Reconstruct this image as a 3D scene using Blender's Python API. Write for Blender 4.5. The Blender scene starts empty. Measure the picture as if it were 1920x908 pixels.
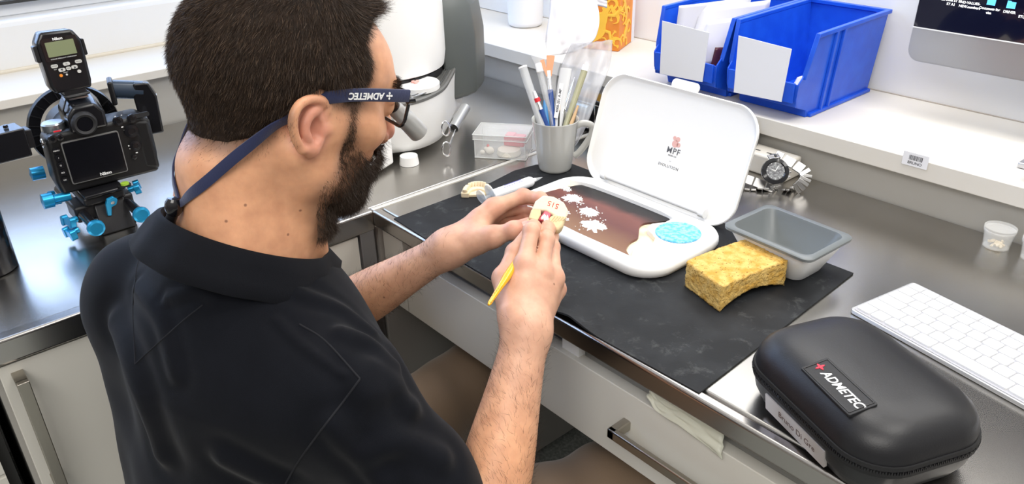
import bpy, bmesh, math, random
import numpy as np
from mathutils import Vector, Matrix, Euler
random.seed(7); RNG = np.random.default_rng(7)
sc = bpy.context.scene
C = sc.collection
PI = math.pi

# ------------------------------------------------------------------ camera
cd = bpy.data.cameras.new('camera'); cam = bpy.data.objects.new('camera', cd); C.objects.link(cam)
sc.camera = cam
cd.sensor_width = 36.0; cd.lens = 36.0 * 1502.0 / 1920.0; cd.clip_start = 0.02
cam.matrix_world = Matrix(((0.657303, -0.339181, 0.672985, 0.0),
                           (0.753203, 0.320780, -0.574269, 0.0),
                           (-0.021099, 0.884363, 0.466322, 1.30),
                           (0, 0, 0, 1)))
# ------------------------------------------------------------------ world and light
sc.view_settings.view_transform = 'Standard'; sc.view_settings.look = 'None'
sc.view_settings.gamma = 1.0; sc.view_settings.use_curve_mapping = False
sc.view_settings.exposure = 0.28
wd = bpy.data.worlds.new('world'); sc.world = wd; wd.use_nodes = True
wn = wd.node_tree.nodes; wl = wd.node_tree.links
bg = wn['Background']; bg.inputs['Strength'].default_value = 0.72
tc = wn.new('ShaderNodeTexCoord'); sx = wn.new('ShaderNodeSeparateXYZ'); cr = wn.new('ShaderNodeValToRGB')
wl.new(tc.outputs['Generated'], sx.inputs[0]); wl.new(sx.outputs['Z'], cr.inputs[0]); wl.new(cr.outputs[0], bg.inputs[0])
cr.color_ramp.elements[0].position = 0.0; cr.color_ramp.elements[0].color = (0.30, 0.28, 0.26, 1)
cr.color_ramp.elements[1].position = 0.75; cr.color_ramp.elements[1].color = (1.0, 0.99, 0.97, 1)

def area_light(name, loc, target, sx_, sy_, power, col):
    l = bpy.data.lights.new(name, 'AREA'); l.shape = 'RECTANGLE'; l.size = sx_; l.size_y = sy_
    l.energy = power; l.color = col
    o = bpy.data.objects.new(name, l); C.objects.link(o); o.location = loc
    o.rotation_euler = (Vector(target) - Vector(loc)).to_track_quat('-Z', 'Y').to_euler()
    return o
area_light('ceiling_light_panel', (-0.75, 0.95, 2.55), (-0.75, 0.95, 0), 0.7, 0.6, 11, (1.0, 0.965, 0.91))
area_light('ceiling_light_panel', (0.35, 0.85, 2.55), (0.2, 0.85, 0), 0.6, 0.6, 11, (1.0, 0.965, 0.91))
area_light('ceiling_light_panel', (0.5, -0.9, 2.45), (-0.4, 0.3, 0.6), 1.6, 0.8, 25, (1.0, 0.965, 0.91))
area_light('window_daylight', (-2.25, 0.35, 1.65), (-0.9, 0.35, 1.0), 2.6, 1.35, 36, (0.46, 0.64, 1.0))
area_light('under_cabinet_lamp', (-0.45, 1.34, 1.66), (-0.45, 1.1, 0.8), 1.3, 0.22, 5, (1.0, 0.97, 0.93))

# ------------------------------------------------------------------ materials
MATS = {}
def mat(name, col, rough=0.5, metal=0.0, spec=0.5, noise=None, bump=None, trans=0.0, alpha=1.0, ior=1.45, coat=0.0,
        emit=None, sss=0.0, sss_rad=(1, .35, .18), stretch=(1, 1, 1), aniso=0.0, sheen=0.0):
    m = bpy.data.materials.new(name); m.use_nodes = True; nt = m.node_tree; b = nt.nodes['Principled BSDF']
    b.inputs['Base Color'].default_value = (*col, 1); b.inputs['Roughness'].default_value = rough
    b.inputs['Metallic'].default_value = metal; b.inputs['Specular IOR Level'].default_value = spec
    b.inputs['Transmission Weight'].default_value = trans; b.inputs['Alpha'].default_value = alpha
    b.inputs['IOR'].default_value = ior; b.inputs['Coat Weight'].default_value = coat
    b.inputs['Anisotropic'].default_value = aniso; b.inputs['Sheen Weight'].default_value = sheen
    if sss:
        b.inputs['Subsurface Weight'].default_value = sss; b.inputs['Subsurface Radius'].default_value = sss_rad
        b.inputs['Subsurface Scale'].default_value = 0.008
    if emit:
        b.inputs['Emission Color'].default_value = (*emit[0], 1); b.inputs['Emission Strength'].default_value = emit[1]
    tcn = mp = None
    if noise or bump:
        tcn = nt.nodes.new('ShaderNodeTexCoord'); mp = nt.nodes.new('ShaderNodeMapping')
        mp.inputs['Scale'].default_value = stretch
        nt.links.new(tcn.outputs['Object'], mp.inputs[0])
    if noise:       # (scale, colour2, low, high, detail)
        n = nt.nodes.new('ShaderNodeTexNoise'); n.inputs['Scale'].default_value = noise[0]
        n.inputs['Detail'].default_value = noise[4] if len(noise) > 4 else 4
        r = nt.nodes.new('ShaderNodeValToRGB'); r.color_ramp.elements[0].color = (*col, 1); r.color_ramp.elements[1].color = (*noise[1], 1)
        r.color_ramp.elements[0].position = noise[2]; r.color_ramp.elements[1].position = noise[3]
        nt.links.new(mp.outputs[0], n.inputs['Vector']); nt.links.new(n.outputs[0], r.inputs[0]); nt.links.new(r.outputs[0], b.inputs['Base Color'])
    if bump:        # (scale, strength, distance)
        n = nt.nodes.new('ShaderNodeTexNoise'); n.inputs['Scale'].default_value = bump[0]; n.inputs['Detail'].default_value = 5
        bp = nt.nodes.new('ShaderNodeBump'); bp.inputs['Strength'].default_value = bump[1]; bp.inputs['Distance'].default_value = bump[2]
        nt.links.new(mp.outputs[0], n.inputs['Vector']); nt.links.new(n.outputs[0], bp.inputs['Height']); nt.links.new(bp.outputs[0], b.inputs['Normal'])
    MATS[name] = m
    return m

M_steel = mat('brushed_steel', (0.43, 0.41, 0.38), 0.25, 1.0, noise=(5, (0.50, 0.485, 0.46), .35, .7), stretch=(1.5, 1, 1))
M_steel_edge = mat('steel_edge', (0.42, 0.40, 0.38), 0.22, 1.0)
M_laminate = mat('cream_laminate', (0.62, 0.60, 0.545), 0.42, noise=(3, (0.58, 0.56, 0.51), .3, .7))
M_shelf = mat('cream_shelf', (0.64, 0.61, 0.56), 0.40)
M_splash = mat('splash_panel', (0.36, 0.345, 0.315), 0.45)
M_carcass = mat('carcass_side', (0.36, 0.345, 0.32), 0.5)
M_wall = mat('wall_paint', (0.80, 0.80, 0.79), 0.7)
M_floor = mat('speckled_vinyl', (0.28, 0.30, 0.28), 0.45, noise=(140, (0.5, 0.52, 0.5), .4, .65, 6))
M_frame = mat('window_frame', (0.78, 0.80, 0.83), 0.35)
M_alu = mat('aluminium_channel', (0.45, 0.46, 0.50), 0.35, 1.0)
M_handle = mat('satin_nickel', (0.42, 0.39, 0.34), 0.32, 1.0)
M_dark = mat('dark_gap', (0.03, 0.03, 0.03), 0.7)
M_black = mat('black_plastic', (0.010, 0.010, 0.012), 0.38)
M_blackgloss = mat('black_gloss', (0.006, 0.006, 0.008), 0.12, coat=.3)
M_rubber = mat('black_rubber', (0.014, 0.014, 0.016), 0.6, bump=(400, .2, .0005))
M_white = mat('white_plastic', (0.86, 0.86, 0.85), 0.35)
M_chrome = mat('chrome', (0.75, 0.75, 0.76), 0.14, 1.0)
M_paper = mat('white_paper', (0.74, 0.74, 0.77), 0.8)
M_ink = mat('dark_ink', (0.04, 0.04, 0.05), 0.6)

# ------------------------------------------------------------------ mesh helpers
class MB:
    def __init__(s): s.v = []; s.f = []; s.m = []; s.mi = 0
    def add(s, vs, fs, T=None):
        o = len(s.v)
        if T is not None: vs = [tuple(T @ Vector(v)) for v in vs]
        s.v += [tuple(map(float, v)) for v in vs]; s.f += [tuple(i + o for i in f) for f in fs]; s.m += [s.mi] * len(fs)
        return s
    def box(s, x0, x1, y0, y1, z0, z1, T=None):
        vs = [(x0, y0, z0), (x1, y0, z0), (x1, y1, z0), (x0, y1, z0), (x0, y0, z1), (x1, y0, z1), (x1, y1, z1), (x0, y1, z1)]
        return s.add(vs, [(3, 2, 1, 0), (4, 5, 6, 7), (0, 1, 5, 4), (1, 2, 6, 5), (2, 3, 7, 6), (3, 0, 4, 7)], T)
    def cbox(s, c, d, T=None):
        return s.box(c[0]-d[0]/2, c[0]+d[0]/2, c[1]-d[1]/2, c[1]+d[1]/2, c[2]-d[2]/2, c[2]+d[2]/2, T)
    def loft(s, rings, cap0=True, cap1=True, closed=True, T=None):
        n = len(rings[0]); vs = [p for r in rings for p in r]; fs = []
        for k in range(len(rings)-1):
            for i in range(n if closed else n-1):
                j = (i+1) % n
                fs.append((k*n+i, k*n+j, (k+1)*n+j, (k+1)*n+i))
        if cap0: fs.append(tuple(range(n))[::-1])
        if cap1: fs.append(tuple((len(rings)-1)*n+i for i in range(n)))
        return s.add(vs, fs, T)
    def prism(s, poly, z0, z1, T=None):
        return s.loft([[(x, y, z0) for x, y in poly], [(x, y, z1) for x, y in poly]], T=T)
    def lathe(s, prof, n=40, T=None, caps=(True, True)):
        rings = [[(r*math.cos(2*PI*i/n), r*math.sin(2*PI*i/n), z) for i in range(n)] for r, z in prof]
        return s.loft(rings, caps[0], caps[1], T=T)
    def tube(s, pts, r, n=10, T=None, caps=True, flat=1.0, up=None):
        pts = [Vector(p) for p in pts]; rs = r if hasattr(r, '__len__') else [r]*len(pts)
        rings = []; prev = None
        for i, p in enumerate(pts):
            t = (pts[min(i+1, len(pts)-1)] - pts[max(i-1, 0)]).normalized()
            if prev is None:
                a = Vector(up) if up else (Vector((0, 0, 1)) if abs(t.z) < .9 else Vector((1, 0, 0)))
                u = (a - t*a.dot(t)).normalized()
            else: u = (prev - t*prev.dot(t)).normalized()
            prev = u; w = t.cross(u)
            rings.append([tuple(p + (u*math.cos(2*PI*k/n)*flat + w*math.sin(2*PI*k/n))*rs[i]) for k in range(n)])
        return s.loft(rings, caps, caps, T=T)
    def obj(s, name, m, parent=None, smooth=False, bevel=0, seg=3, sub=0, angle=35, solid=0):
        me = bpy.data.meshes.new(name); me.from_pydata(s.v, [], s.f); me.update()
        ms = m if isinstance(m, (list, tuple)) else [m]
        for q in ms: me.materials.append(q)
        if len(ms) > 1: me.polygons.foreach_set('material_index', s.m)
        bm = bmesh.new(); bm.from_mesh(me); bmesh.ops.recalc_face_normals(bm, faces=bm.faces[:]); bm.to_mesh(me); bm.free()
        o = bpy.data.objects.new(name, me); C.objects.link(o)
        if parent: o.parent = parent
        if solid:
            md = o.modifiers.new('solid', 'SOLIDIFY'); md.thickness = solid; md.offset = 0
        if bevel:
            md = o.modifiers.new('bevel', 'BEVEL'); md.width = bevel; md.segments = seg; md.limit_method = 'ANGLE'; md.angle_limit = math.radians(30)
        if sub:
            md = o.modifiers.new('sub', 'SUBSURF'); md.levels = sub; md.render_levels = sub
        if smooth or bevel or sub:
            me.polygons.foreach_set('use_smooth', [True]*len(me.polygons))
            if not sub:
                try: me.set_sharp_from_angle(angle=math.radians(angle))
                except Exception: pass
        return o
def T_(loc=(0, 0, 0), rot=(0, 0, 0), sc_=1):
    return Matrix.Translation(loc) @ Euler(rot).to_matrix().to_4x4() @ Matrix.Scale(sc_, 4)
def aim(p, d, up=(0, 0, 1)):      # matrix whose +Z points along d, at p
    d = Vector(d).normalized(); u = Vector(up)
    if abs(d.dot(u)) > .98: u = Vector((1, 0, 0))
    x = u.cross(d).normalized(); y = d.cross(x)
    return Matrix(((x.x, y.x, d.x, p[0]), (x.y, y.y, d.y, p[1]), (x.z, y.z, d.z, p[2]), (0, 0, 0, 1)))
def basis(o, x, y, z):
    return Matrix(((x[0], y[0], z[0], o[0]), (x[1], y[1], z[1], o[1]), (x[2], y[2], z[2], o[2]), (0, 0, 0, 1)))
def rrect(w, h, r, n=6, cx=0, cy=0):
    out = []
    for sx_, sy_, a0 in ((1, 1, 0), (-1, 1, 90), (-1, -1, 180), (1, -1, 270)):
        for k in range(n+1):
            a = math.radians(a0 + 90*k/n); out.append((cx + sx_*(w/2-r) + r*math.cos(a), cy + sy_*(h/2-r) + r*math.sin(a)))
    return out
def circ(r, n=24, cx=0, cy=0): return [(cx+r*math.cos(2*PI*i/n), cy+r*math.sin(2*PI*i/n)) for i in range(n)]
def thing(name, label, cat, loc=(0, 0, 0), rot=(0, 0, 0), group=None):
    o = bpy.data.objects.new(name, None); C.objects.link(o); o.empty_display_size = .03
    o.location = loc; o.rotation_euler = rot if hasattr(rot, '__len__') else (0, 0, rot)
    o['label'] = label; o['category'] = cat
    if group: o['group'] = group
    return o
def tag(o, label, cat, group=None):
    o['label'] = label; o['category'] = cat
    if group: o['group'] = group
    return o
def struct(o): o['kind'] = 'structure'; return o
def text(name, body, size, m, parent, T, extrude=0.0002, shear=0.0, align='CENTER', label=None, bold=0.0, spacing=1.0):
    c = bpy.data.curves.new(name, 'FONT'); c.body = body; c.size = size; c.extrude = extrude; c.shear = shear
    c.align_x = align; c.align_y = 'CENTER'; c.offset = bold; c.space_character = spacing; c.materials.append(m)
    tmp = bpy.data.objects.new(name, c); me = bpy.data.meshes.new_from_object(tmp); bpy.data.objects.remove(tmp)
    me.materials.clear(); me.materials.append(m)
    o = bpy.data.objects.new(name, me); C.objects.link(o); o.parent = parent; o.matrix_local = T
    if label: o['label'] = label
    return o
def bez(p, n=12):     # Catmull-Rom through points
    p = [np.array(q, float) for q in p]; q = [2*p[0]-p[1]] + p + [2*p[-1]-p[-2]]; out = []
    for i in range(1, len(q)-2):
        for k in range(n):
            t = k/n; out.append(tuple(.5*((2*q[i]) + (-q[i-1]+q[i+1])*t + (2*q[i-1]-5*q[i]+4*q[i+1]-q[i+2])*t*t + (-q[i-1]+3*q[i]-3*q[i+1]+q[i+2])*t**3)))
    out.append(tuple(p[-1])); return out

# ------------------------------------------------------------------ room
struct(MB().box(-2.0, 2.2, -1.6, 1.465, -0.05, 0).obj('floor', M_floor))
struct(MB().box(-1.9, 2.2, 1.465, 1.56, 0, 2.6).obj('wall_back', M_wall))
w = MB(); w.box(-1.98, -1.89, -1.6, 1.56, 0, 0.955); w.box(-1.98, -1.89, -1.6, 1.56, 2.25, 2.6)
w.box(-1.98, -1.89, 1.33, 1.465, .955, 2.25)
struct(w.obj('wall_left', M_wall))
w = thing('window_1', 'x', 'x', (-1.94, 0, .962)); del w['label']; del w['category']; struct(w)
MB().box(-.05, .055, -1.6, 1.33, -.01, .004).obj('window_sill', M_frame, w, bevel=.003)
fr = MB(); fr.box(-.035, .0, -1.6, 1.33, .004, .055); fr.box(-.035, .0, -1.6, 1.33, 1.22, 1.29)
for y in (-1.6, -.45, .45, 1.28): fr.box(-.034, -.001, y, y+.05, .05, 1.22)
fr.obj('window_frame', M_frame, w, bevel=.003)
MB().box(-.05, .02, -1.6, 1.28, .030, .036).obj('window_gasket', M_dark, w)
MB().box(-.022, -.017, -1.6, 1.33, .05, 1.22).obj('window_pane', mat('window_glass', (.9, .95, 1), .02, trans=1.0, ior=1.02), w)

# right wall ledge and splash panels
struct(MB().box(-1.90, 1.5, 1.185, 1.465, .808, .838).obj('trim_1', M_shelf, bevel=.0015))
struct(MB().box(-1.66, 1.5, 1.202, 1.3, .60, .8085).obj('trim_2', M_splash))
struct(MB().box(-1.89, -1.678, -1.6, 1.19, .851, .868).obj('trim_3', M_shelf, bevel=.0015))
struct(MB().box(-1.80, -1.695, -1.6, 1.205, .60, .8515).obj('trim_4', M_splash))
struct(MB().box(-1.905, -1.885, -1.6, 1.465, .868, .955).obj('trim_5', mat('upstand_paint', (.72, .72, .72), .45)))
struct(MB().box(-1.888, -1.876, -1.6, 1.465, .866, .874).obj('trim_6', mat('sealant', (.62, .57, .48), .5), bevel=.003))
# gap line where wall and ledge meet
struct(MB().box(-1.88, 1.5, 1.462, 1.4665, .8375, .8395).obj('trim_7', mat('joint', (.42, .38, .33), .8)))

# ------------------------------------------------------------------ desk (right bench)
def panelbar(name, mb, m, **k): return mb.obj(name, m, **k)
dk = thing('worktop', 'long stainless steel desk worktop with a black mat laid on it', 'worktop', (-.1, .59, .72))
b = MB(); b.box(-.928, 1.6, .012, .612, .0, .030); b.obj('steel_top', M_steel, dk, bevel=.004)
b = MB(); b.box(-.930, 1.6, -.006, .010, .003, .0312); b.obj('front_lip', M_steel_edge, dk, bevel=.004)
b = MB(); b.box(-.936, -.928, -.004, .612, .0, .0315); b.obj('joint_strip', mat('joint_strip', (.72, .70, .66), .35, .5), dk, bevel=.001)

lbw = thing('worktop', 'stainless steel side worktop under the window with the camera on it', 'worktop', (-1.36, .2, .72))
b = MB(); b.box(-.33, .318, -1.8, 1.0, 0, .030); b.obj('steel_top', M_steel, lbw, bevel=.003)
b = MB(); b.box(.312, .334, -1.8, .386, -.004, .0315); b.obj('front_lip', M_steel_edge, lbw, bevel=.004)

# desk drawers
dr = thing('drawer_unit', 'wide cream desk drawer with a long bar handle', 'drawer unit', (-.1, .60, .56))
b = MB(); b.box(-.872, 1.2, .0, .018, .017, .127); b.obj('drawer_front', M_laminate, dr, bevel=.0012)
b = MB(); b.box(-.872, 1.2, .018, .045, .118, .124); b.obj('top_ledge', mat('ledge', (.50, .49, .46), .4), dr)
b = MB(); b.box(-.86, 1.2, .12, .14, .02, .162); b.obj('back_panel', M_laminate, dr)
b = MB(); b.box(-.86, 1.2, .045, .12, .105, .110); b.obj('drawer_bottom', M_laminate, dr)
b = MB(); b.box(-.870, -.516, .022, .034, .124, .163); b.obj('channel', M_alu, dr)
b = MB(); b.box(-.516, -.486, .008, .020, .124, .163); b.obj('post', M_white, dr)
b = MB(); b.box(-.400, .9, -.030, -.022, .073, .087); b.box(-.400, -.388, -.030, .004, .073, .087); b.box(.88, .9, -.03, .004, .073, .087)
b.obj('handle', M_handle, dr, bevel=.002)
fp = MB().box(-1.03, -.973, .60, .618, .577, .715).obj('filler_panel', M_laminate, bevel=.001)
tag(fp, 'narrow cream filler panel left of the wide desk drawer', 'panel')
# left cabinets: carcass, doors, handle
cb = thing('base_cabinet', 'cream base cabinet with a vertical bar handle under the side worktop', 'cabinet', (-1.05, .3, .0))
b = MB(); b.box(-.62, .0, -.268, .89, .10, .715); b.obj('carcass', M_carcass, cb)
b = MB(); b.box(.0, .018, -.262, .255, .10, .712); b.obj('door', M_laminate, cb, bevel=.0012)
b2 = MB(); b2.box(.042, .052, -.250, -.236, .522, .70); b2.box(.016, .045, -.250, -.236, .690, .70); b2.box(.016, .045, -.250, -.236, .522, .532)
b2.obj('handle', M_handle, cb, bevel=.001)
b = MB(); b.box(-.02, .012, .262, .29, .10, .714); b.obj('corner_post', M_alu, cb, bevel=.002)
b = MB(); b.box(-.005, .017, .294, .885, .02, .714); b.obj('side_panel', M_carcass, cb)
b = MB(); b.box(-.60, -.03, -.268, .88, .0, .10); b.obj('plinth', M_dark, cb)
cb2 = thing('base_cabinet', 'ribbed pale cabinet at the lower left corner beside the handled cabinet', 'cabinet', (-1.05, -.25, .0))
b = MB(); b.box(-.62, -.01, -.9, .268, .10, .715); b.obj('carcass', M_dark, cb2)
b = MB(); b.box(-.01, .012, -.9, .255, .10, .712)
for k in range(24): b.box(.012, .015, -.9, .255, .11+k*.025, .128+k*.025)
b.obj('door', M_laminate, cb2)
cu = thing('drawer_cabinet', 'cream pedestal cabinet below the right end of the desk', 'cabinet', (.35, .62, 0))
b = MB(); b.box(-.3, 1.0, .0, .55, .08, .57); b.obj('carcass', M_laminate, cu, bevel=.002)

# ================================================================== OBJECTS
# ---------------- black bench mat
mt = MB()
outline = [(-.977, .592), (-.80, .584), (-.718, .583), (-.64, .584), (-.58, .588), (-.391, .592), (-.396, .70), (-.402, .82), (-.408, .949),
           (-.55, .948), (-.70, .95), (-.85, .952), (-.955, .95), (-.985, .90), (-.991, .854), (-.979, .79), (-.978, .70)]
bmx = bmesh.new(); vs_ = [bmx.verts.new((x, y, .7525)) for x, y in outline]; bmx.faces.new(vs_)
bmesh.ops.triangulate(bmx, faces=bmx.faces[:]); bmesh.ops.subdivide_edges(bmx, edges=bmx.edges[:], cuts=5, use_grid_fill=True)
bmesh.ops.subdivide_edges(bmx, edges=bmx.edges[:], cuts=2, use_grid_fill=True)
for v in bmx.verts:     # the mat curls up a little over the desk lip
    d = max(0, 1-abs(v.co.x+.585)/.055)*max(0, 1-(v.co.y-.583)/.022)
    v.co.z += .010*d*d*(3-2*d)
me = bpy.data.meshes.new('bench_mat'); bmx.to_mesh(me); bmx.free()
M_mat = mat('mat_rubber', (0.009, 0.010, 0.012), 0.62, noise=(16, (0.020, 0.022, 0.025), .42, .70, 9), spec=.3, bump=(300, .15, .0005))
nt = M_mat.node_tree; b_ = nt.nodes['Principled BSDF']; ramp = [n for n in nt.nodes if n.type == 'VALTORGB'][0]   # plaster dust scuffs
n2 = nt.nodes.new('ShaderNodeTexNoise'); n2.inputs['Scale'].default_value = 38; n2.inputs['Detail'].default_value = 12; n2.inputs['Roughness'].default_value = .72; n2.inputs['Distortion'].default_value = .4
r2 = nt.nodes.new('ShaderNodeValToRGB'); r2.color_ramp.elements[0].position = .56; r2.color_ramp.elements[1].position = .86; r2.color_ramp.elements[1].color = (.45, .45, .45, 1)
mx = nt.nodes.new('ShaderNodeMixRGB'); mx.inputs[2].default_value = (.20, .21, .21, 1)
tcn = [n for n in nt.nodes if n.type == 'TEX_COORD'][0]
nt.links.new(tcn.outputs['Object'], n2.inputs['Vector']); nt.links.new(n2.outputs[0], r2.inputs[0]); nt.links.new(r2.outputs[0], mx.inputs[0])
nt.links.new(ramp.outputs[0], mx.inputs[1]); nt.links.new(mx.outputs[0], b_.inputs['Base Color'])
me.materials.append(M_mat); o = bpy.data.objects.new('bench_mat', me); C.objects.link(o)
md = o.modifiers.new('s', 'SOLIDIFY'); md.thickness = .0022; md.offset = -1
tag(o, 'black rubber bench mat dusted with plaster on the steel desk', 'mat')

# ---------------- ceramic palette box with raised lid
pal = thing('mixing_palette', 'white ceramic mixing palette open with brown glossy well and lid raised', 'palette', (-.735, .825, .7525))
def blob_outline(pts, n=6):
    p = pts + pts[:3]; out = []
    for i in range(1, len(p)-2):
        for k in range(n):
            t = k/n
            out.append(tuple(.5*((2*p[i][j]) + (-p[i-1][j]+p[i+1][j])*t + (2*p[i-1][j]-5*p[i][j]+4*p[i+1][j]-p[i+2][j])*t*t + (-p[i-1][j]+3*p[i][j]-3*p[i+1][j]+p[i+2][j])*t**3) for j in (0, 1)))
    return out
pout = rrect(.312, .172, .042, 8, .012, -.016)
pout = [(x, y + .010*(1-(x/.165)**2)*(1 if y > 0 else -1)) for x, y in pout]
def ring(poly, z, inset=0.0):
    cx = sum(p[0] for p in poly)/len(poly); cy = sum(p[1] for p in poly)/len(poly)
    out = []
    for x, y in poly:
        d = math.hypot(x-cx, y-cy); f = (d-inset)/d; out.append((cx+(x-cx)*f, cy+(y-cy)*f, z))
    return out
# well outline (left, long, stepped at the right around the sponge)
well = [(-.126, .038), (-.09, .050), (-.02, .053), (.055, .053), (.082, .048), (.082, .028), (.072, .010), (.080, -.008), (.104, -.020), (.112, -.034), (.100, -.060), (.118, -.086),
        (.02, -.088), (-.06, -.086), (-.112, -.080), (-.130, -.03)]
well = [(x*1.0, y) for x, y in well]
def in_poly(x, y, poly):
    c = False; n = len(poly)
    for i in range(n):
        x1, y1 = poly[i]; x2, y2 = poly[(i+1) % n]
        if (y1 > y) != (y2 > y) and x < (x2-x1)*(y-y1)/(y2-y1)+x1: c = not c
    return c
b = MB()
b.loft([ring(pout, .0, .010), ring(pout, .003, .003), ring(pout, .010, 0), ring(pout, .015, .0005), ring(pout, .019, .003), ring(pout, .0205, .008)], True, False)
o = b.obj('base', M_white, pal, smooth=True, angle=60)
# top deck with the well cut out
bmx = bmesh.new()
outer = [bmx.verts.new(p) for p in ring(pout, .0205, .008)]
inner = [bmx.verts.new((x, y, .0205)) for x, y in well]
eo = [bmx.edges.new((outer[i], outer[(i+1) % len(outer)])) for i in range(len(outer))]
ei = [bmx.edges.new((inner[i], inner[(i+1) % len(inner)])) for i in range(len(inner))]
bmesh.ops.triangle_fill(bmx, use_beauty=True, edges=eo+ei)
low = [bmx.verts.new((x*.985, y*.985, .0125)) for x, y in well]
for i in range(len(well)):
    j = (i+1) % len(well); bmx.faces.new((inner[i], inner[j], low[j], low[i]))
me = bpy.data.meshes.new('deck'); bmx.to_mesh(me); bmx.free()
M_deck = mat('palette_white', (.86, .86, .85), .32, noise=(22, (.86, .86, .85), .3, .6))
nt = M_deck.node_tree; gr = nt.nodes.new('ShaderNodeTexCoord'); mp_ = nt.nodes.new('ShaderNodeMapping'); mp_.inputs['Location'].default_value = (-.108, .030, 0); gg = nt.nodes.new('ShaderNodeVectorMath'); gg.operation = 'LENGTH'
mp_.vector_type = 'POINT'; rr = nt.nodes.new('ShaderNodeValToRGB'); rr.color_ramp.elements[0].position = 0.01; rr.color_ramp.elements[0].color = (.80, .62, .34, 1); rr.color_ramp.elements[1].position = .045; rr.color_ramp.elements[1].color = (.86, .86, .85, 1)
nt.links.new(gr.outputs['Object'], mp_.inputs[0]); nt.links.new(mp_.outputs[0], gg.inputs[0]); nt.links.new(gg.outputs['Value'], rr.inputs[0]); nt.links.new(rr.outputs[0], nt.nodes['Principled BSDF'].inputs['Base Color'])
me.materials.append(M_deck); o = bpy.data.objects.new('deck', me); C.objects.link(o); o.parent = pal
# glazed brown mixing plate
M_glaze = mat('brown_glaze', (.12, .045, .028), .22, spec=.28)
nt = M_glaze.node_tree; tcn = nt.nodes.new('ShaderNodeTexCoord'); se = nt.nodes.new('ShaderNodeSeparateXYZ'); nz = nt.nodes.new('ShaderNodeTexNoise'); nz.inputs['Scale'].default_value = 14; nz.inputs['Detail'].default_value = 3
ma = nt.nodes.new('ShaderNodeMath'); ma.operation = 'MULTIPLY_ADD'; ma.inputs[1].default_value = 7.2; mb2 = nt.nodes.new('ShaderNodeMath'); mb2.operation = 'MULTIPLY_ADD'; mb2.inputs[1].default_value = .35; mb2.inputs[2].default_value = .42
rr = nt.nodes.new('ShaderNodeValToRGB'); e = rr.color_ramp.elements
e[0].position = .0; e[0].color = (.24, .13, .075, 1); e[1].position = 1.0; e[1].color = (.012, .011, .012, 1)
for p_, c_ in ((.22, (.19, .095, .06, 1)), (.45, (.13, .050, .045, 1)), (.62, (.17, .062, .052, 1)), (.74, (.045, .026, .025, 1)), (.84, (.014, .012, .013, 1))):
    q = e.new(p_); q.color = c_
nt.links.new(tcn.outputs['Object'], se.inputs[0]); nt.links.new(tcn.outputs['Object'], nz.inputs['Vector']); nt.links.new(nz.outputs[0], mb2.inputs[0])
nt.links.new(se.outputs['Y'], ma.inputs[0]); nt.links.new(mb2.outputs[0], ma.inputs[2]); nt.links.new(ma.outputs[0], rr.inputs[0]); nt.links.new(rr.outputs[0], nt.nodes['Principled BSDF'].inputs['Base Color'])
plate = [(-.110, .034), (-.09, .046), (-.02, .050), (.055, .050), (.076, .047), (.069, .030), (.058, .012), (.060, -.002), (.072, -.018), (.082, -.032), (.084, -.050), (.094, -.070), (.108, -.085), (.02, -.086), (-.06, -.084), (-.108, -.078), (-.124, -.03)]
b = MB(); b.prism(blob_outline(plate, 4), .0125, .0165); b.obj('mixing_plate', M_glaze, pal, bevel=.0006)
M_tray = mat('stained_tray', (.80, .70, .52), .35, noise=(40, (.50, .36, .2), .5, .8))
b = MB(); b.prism([(x*.985, y*.985) for x, y in well], .0100, .0128); b.obj('well_floor', M_tray, pal)
# sponge disc
M_bs = mat('blue_sponge', (.10, .42, .72), .85, noise=(170, (.30, .66, .86), .42, .58, 3), bump=(260, .6, .001))
b = MB(); b.lathe([(.001, .0205), (.031, .0205), (.0325, .0222), (.0315, .0238), (.001, .0242)], 40, T_((.118, .013, 0))); b.obj('sponge_disc', M_bs, pal, smooth=True)
b = MB(); b.lathe([(.0325, .0200), (.0365, .0200), (.0365, .0216), (.0325, .0216)], 40, T_((.118, .013, 0)), caps=(False, False)); b.obj('sponge_rim', M_white, pal, smooth=True)
# porcelain powder heaps
M_pow = mat('powder', (.88, .87, .85), .95, bump=(500, .8, .001))
for (hx, hy, hr) in ((-.075, -.005, .018), (-.025, -.022, .0165), (.012, -.050, .0215), (-.108, .012, .007), (-.083, -.043, .0075), (-.070, -.060, .0085), (-.048, -.052, .0075), (-.033, -.068, .0065), (-.048, -.074, .006)):
    rings = []; rnd = [random.uniform(.55, 1.25) for _ in range(28)]
    for f, z in ((1, .0165), (.82, .0180), (.55, .0205), (.25, .0222), (.03, .0226)):
        rings.append([(hx+hr*f*rnd[i]*math.cos(2*PI*i/28), hy+hr*f*rnd[i]*.8*math.sin(2*PI*i/28), z+random.uniform(-1, 1)*.0006) for i in range(28)])
    b = MB(); b.loft(rings)
    for q in range(26):
        a = random.uniform(0, 2*PI); d = hr*random.uniform(.75, 1.5); s_ = random.uniform(.0006, .0016)
        b.cbox((hx+d*math.cos(a), hy+d*.8*math.sin(a), .0167+s_*.4), (s_*1.3, s_, s_))
    b.obj('powder_heap', M_pow, pal)
# front buttons, hinge, lid
b = MB(); b.prism(rrect(.036, .0075, .003, 4, -.045, -.106), .0203, .0212); b.obj('thumb_recess', mat('recess', (.70, .71, .71), .4), pal)
b = MB(); b.box(-.075, .0, -.1115, -.1085, .006, .016); b.obj('latch', M_white, pal, bevel=.001)
b = MB(); b.tube([(-.100, .098, .018), (.094, .098, .018)], .0052, 14); b.obj('hinge_barrel', M_white, pal, smooth=True)
for x in (-.108, .092): MB().tube([(x, .098, .018), (x+.010, .098, .018)], .0075, 14).obj('hinge_end', M_white, pal, smooth=True)
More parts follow.
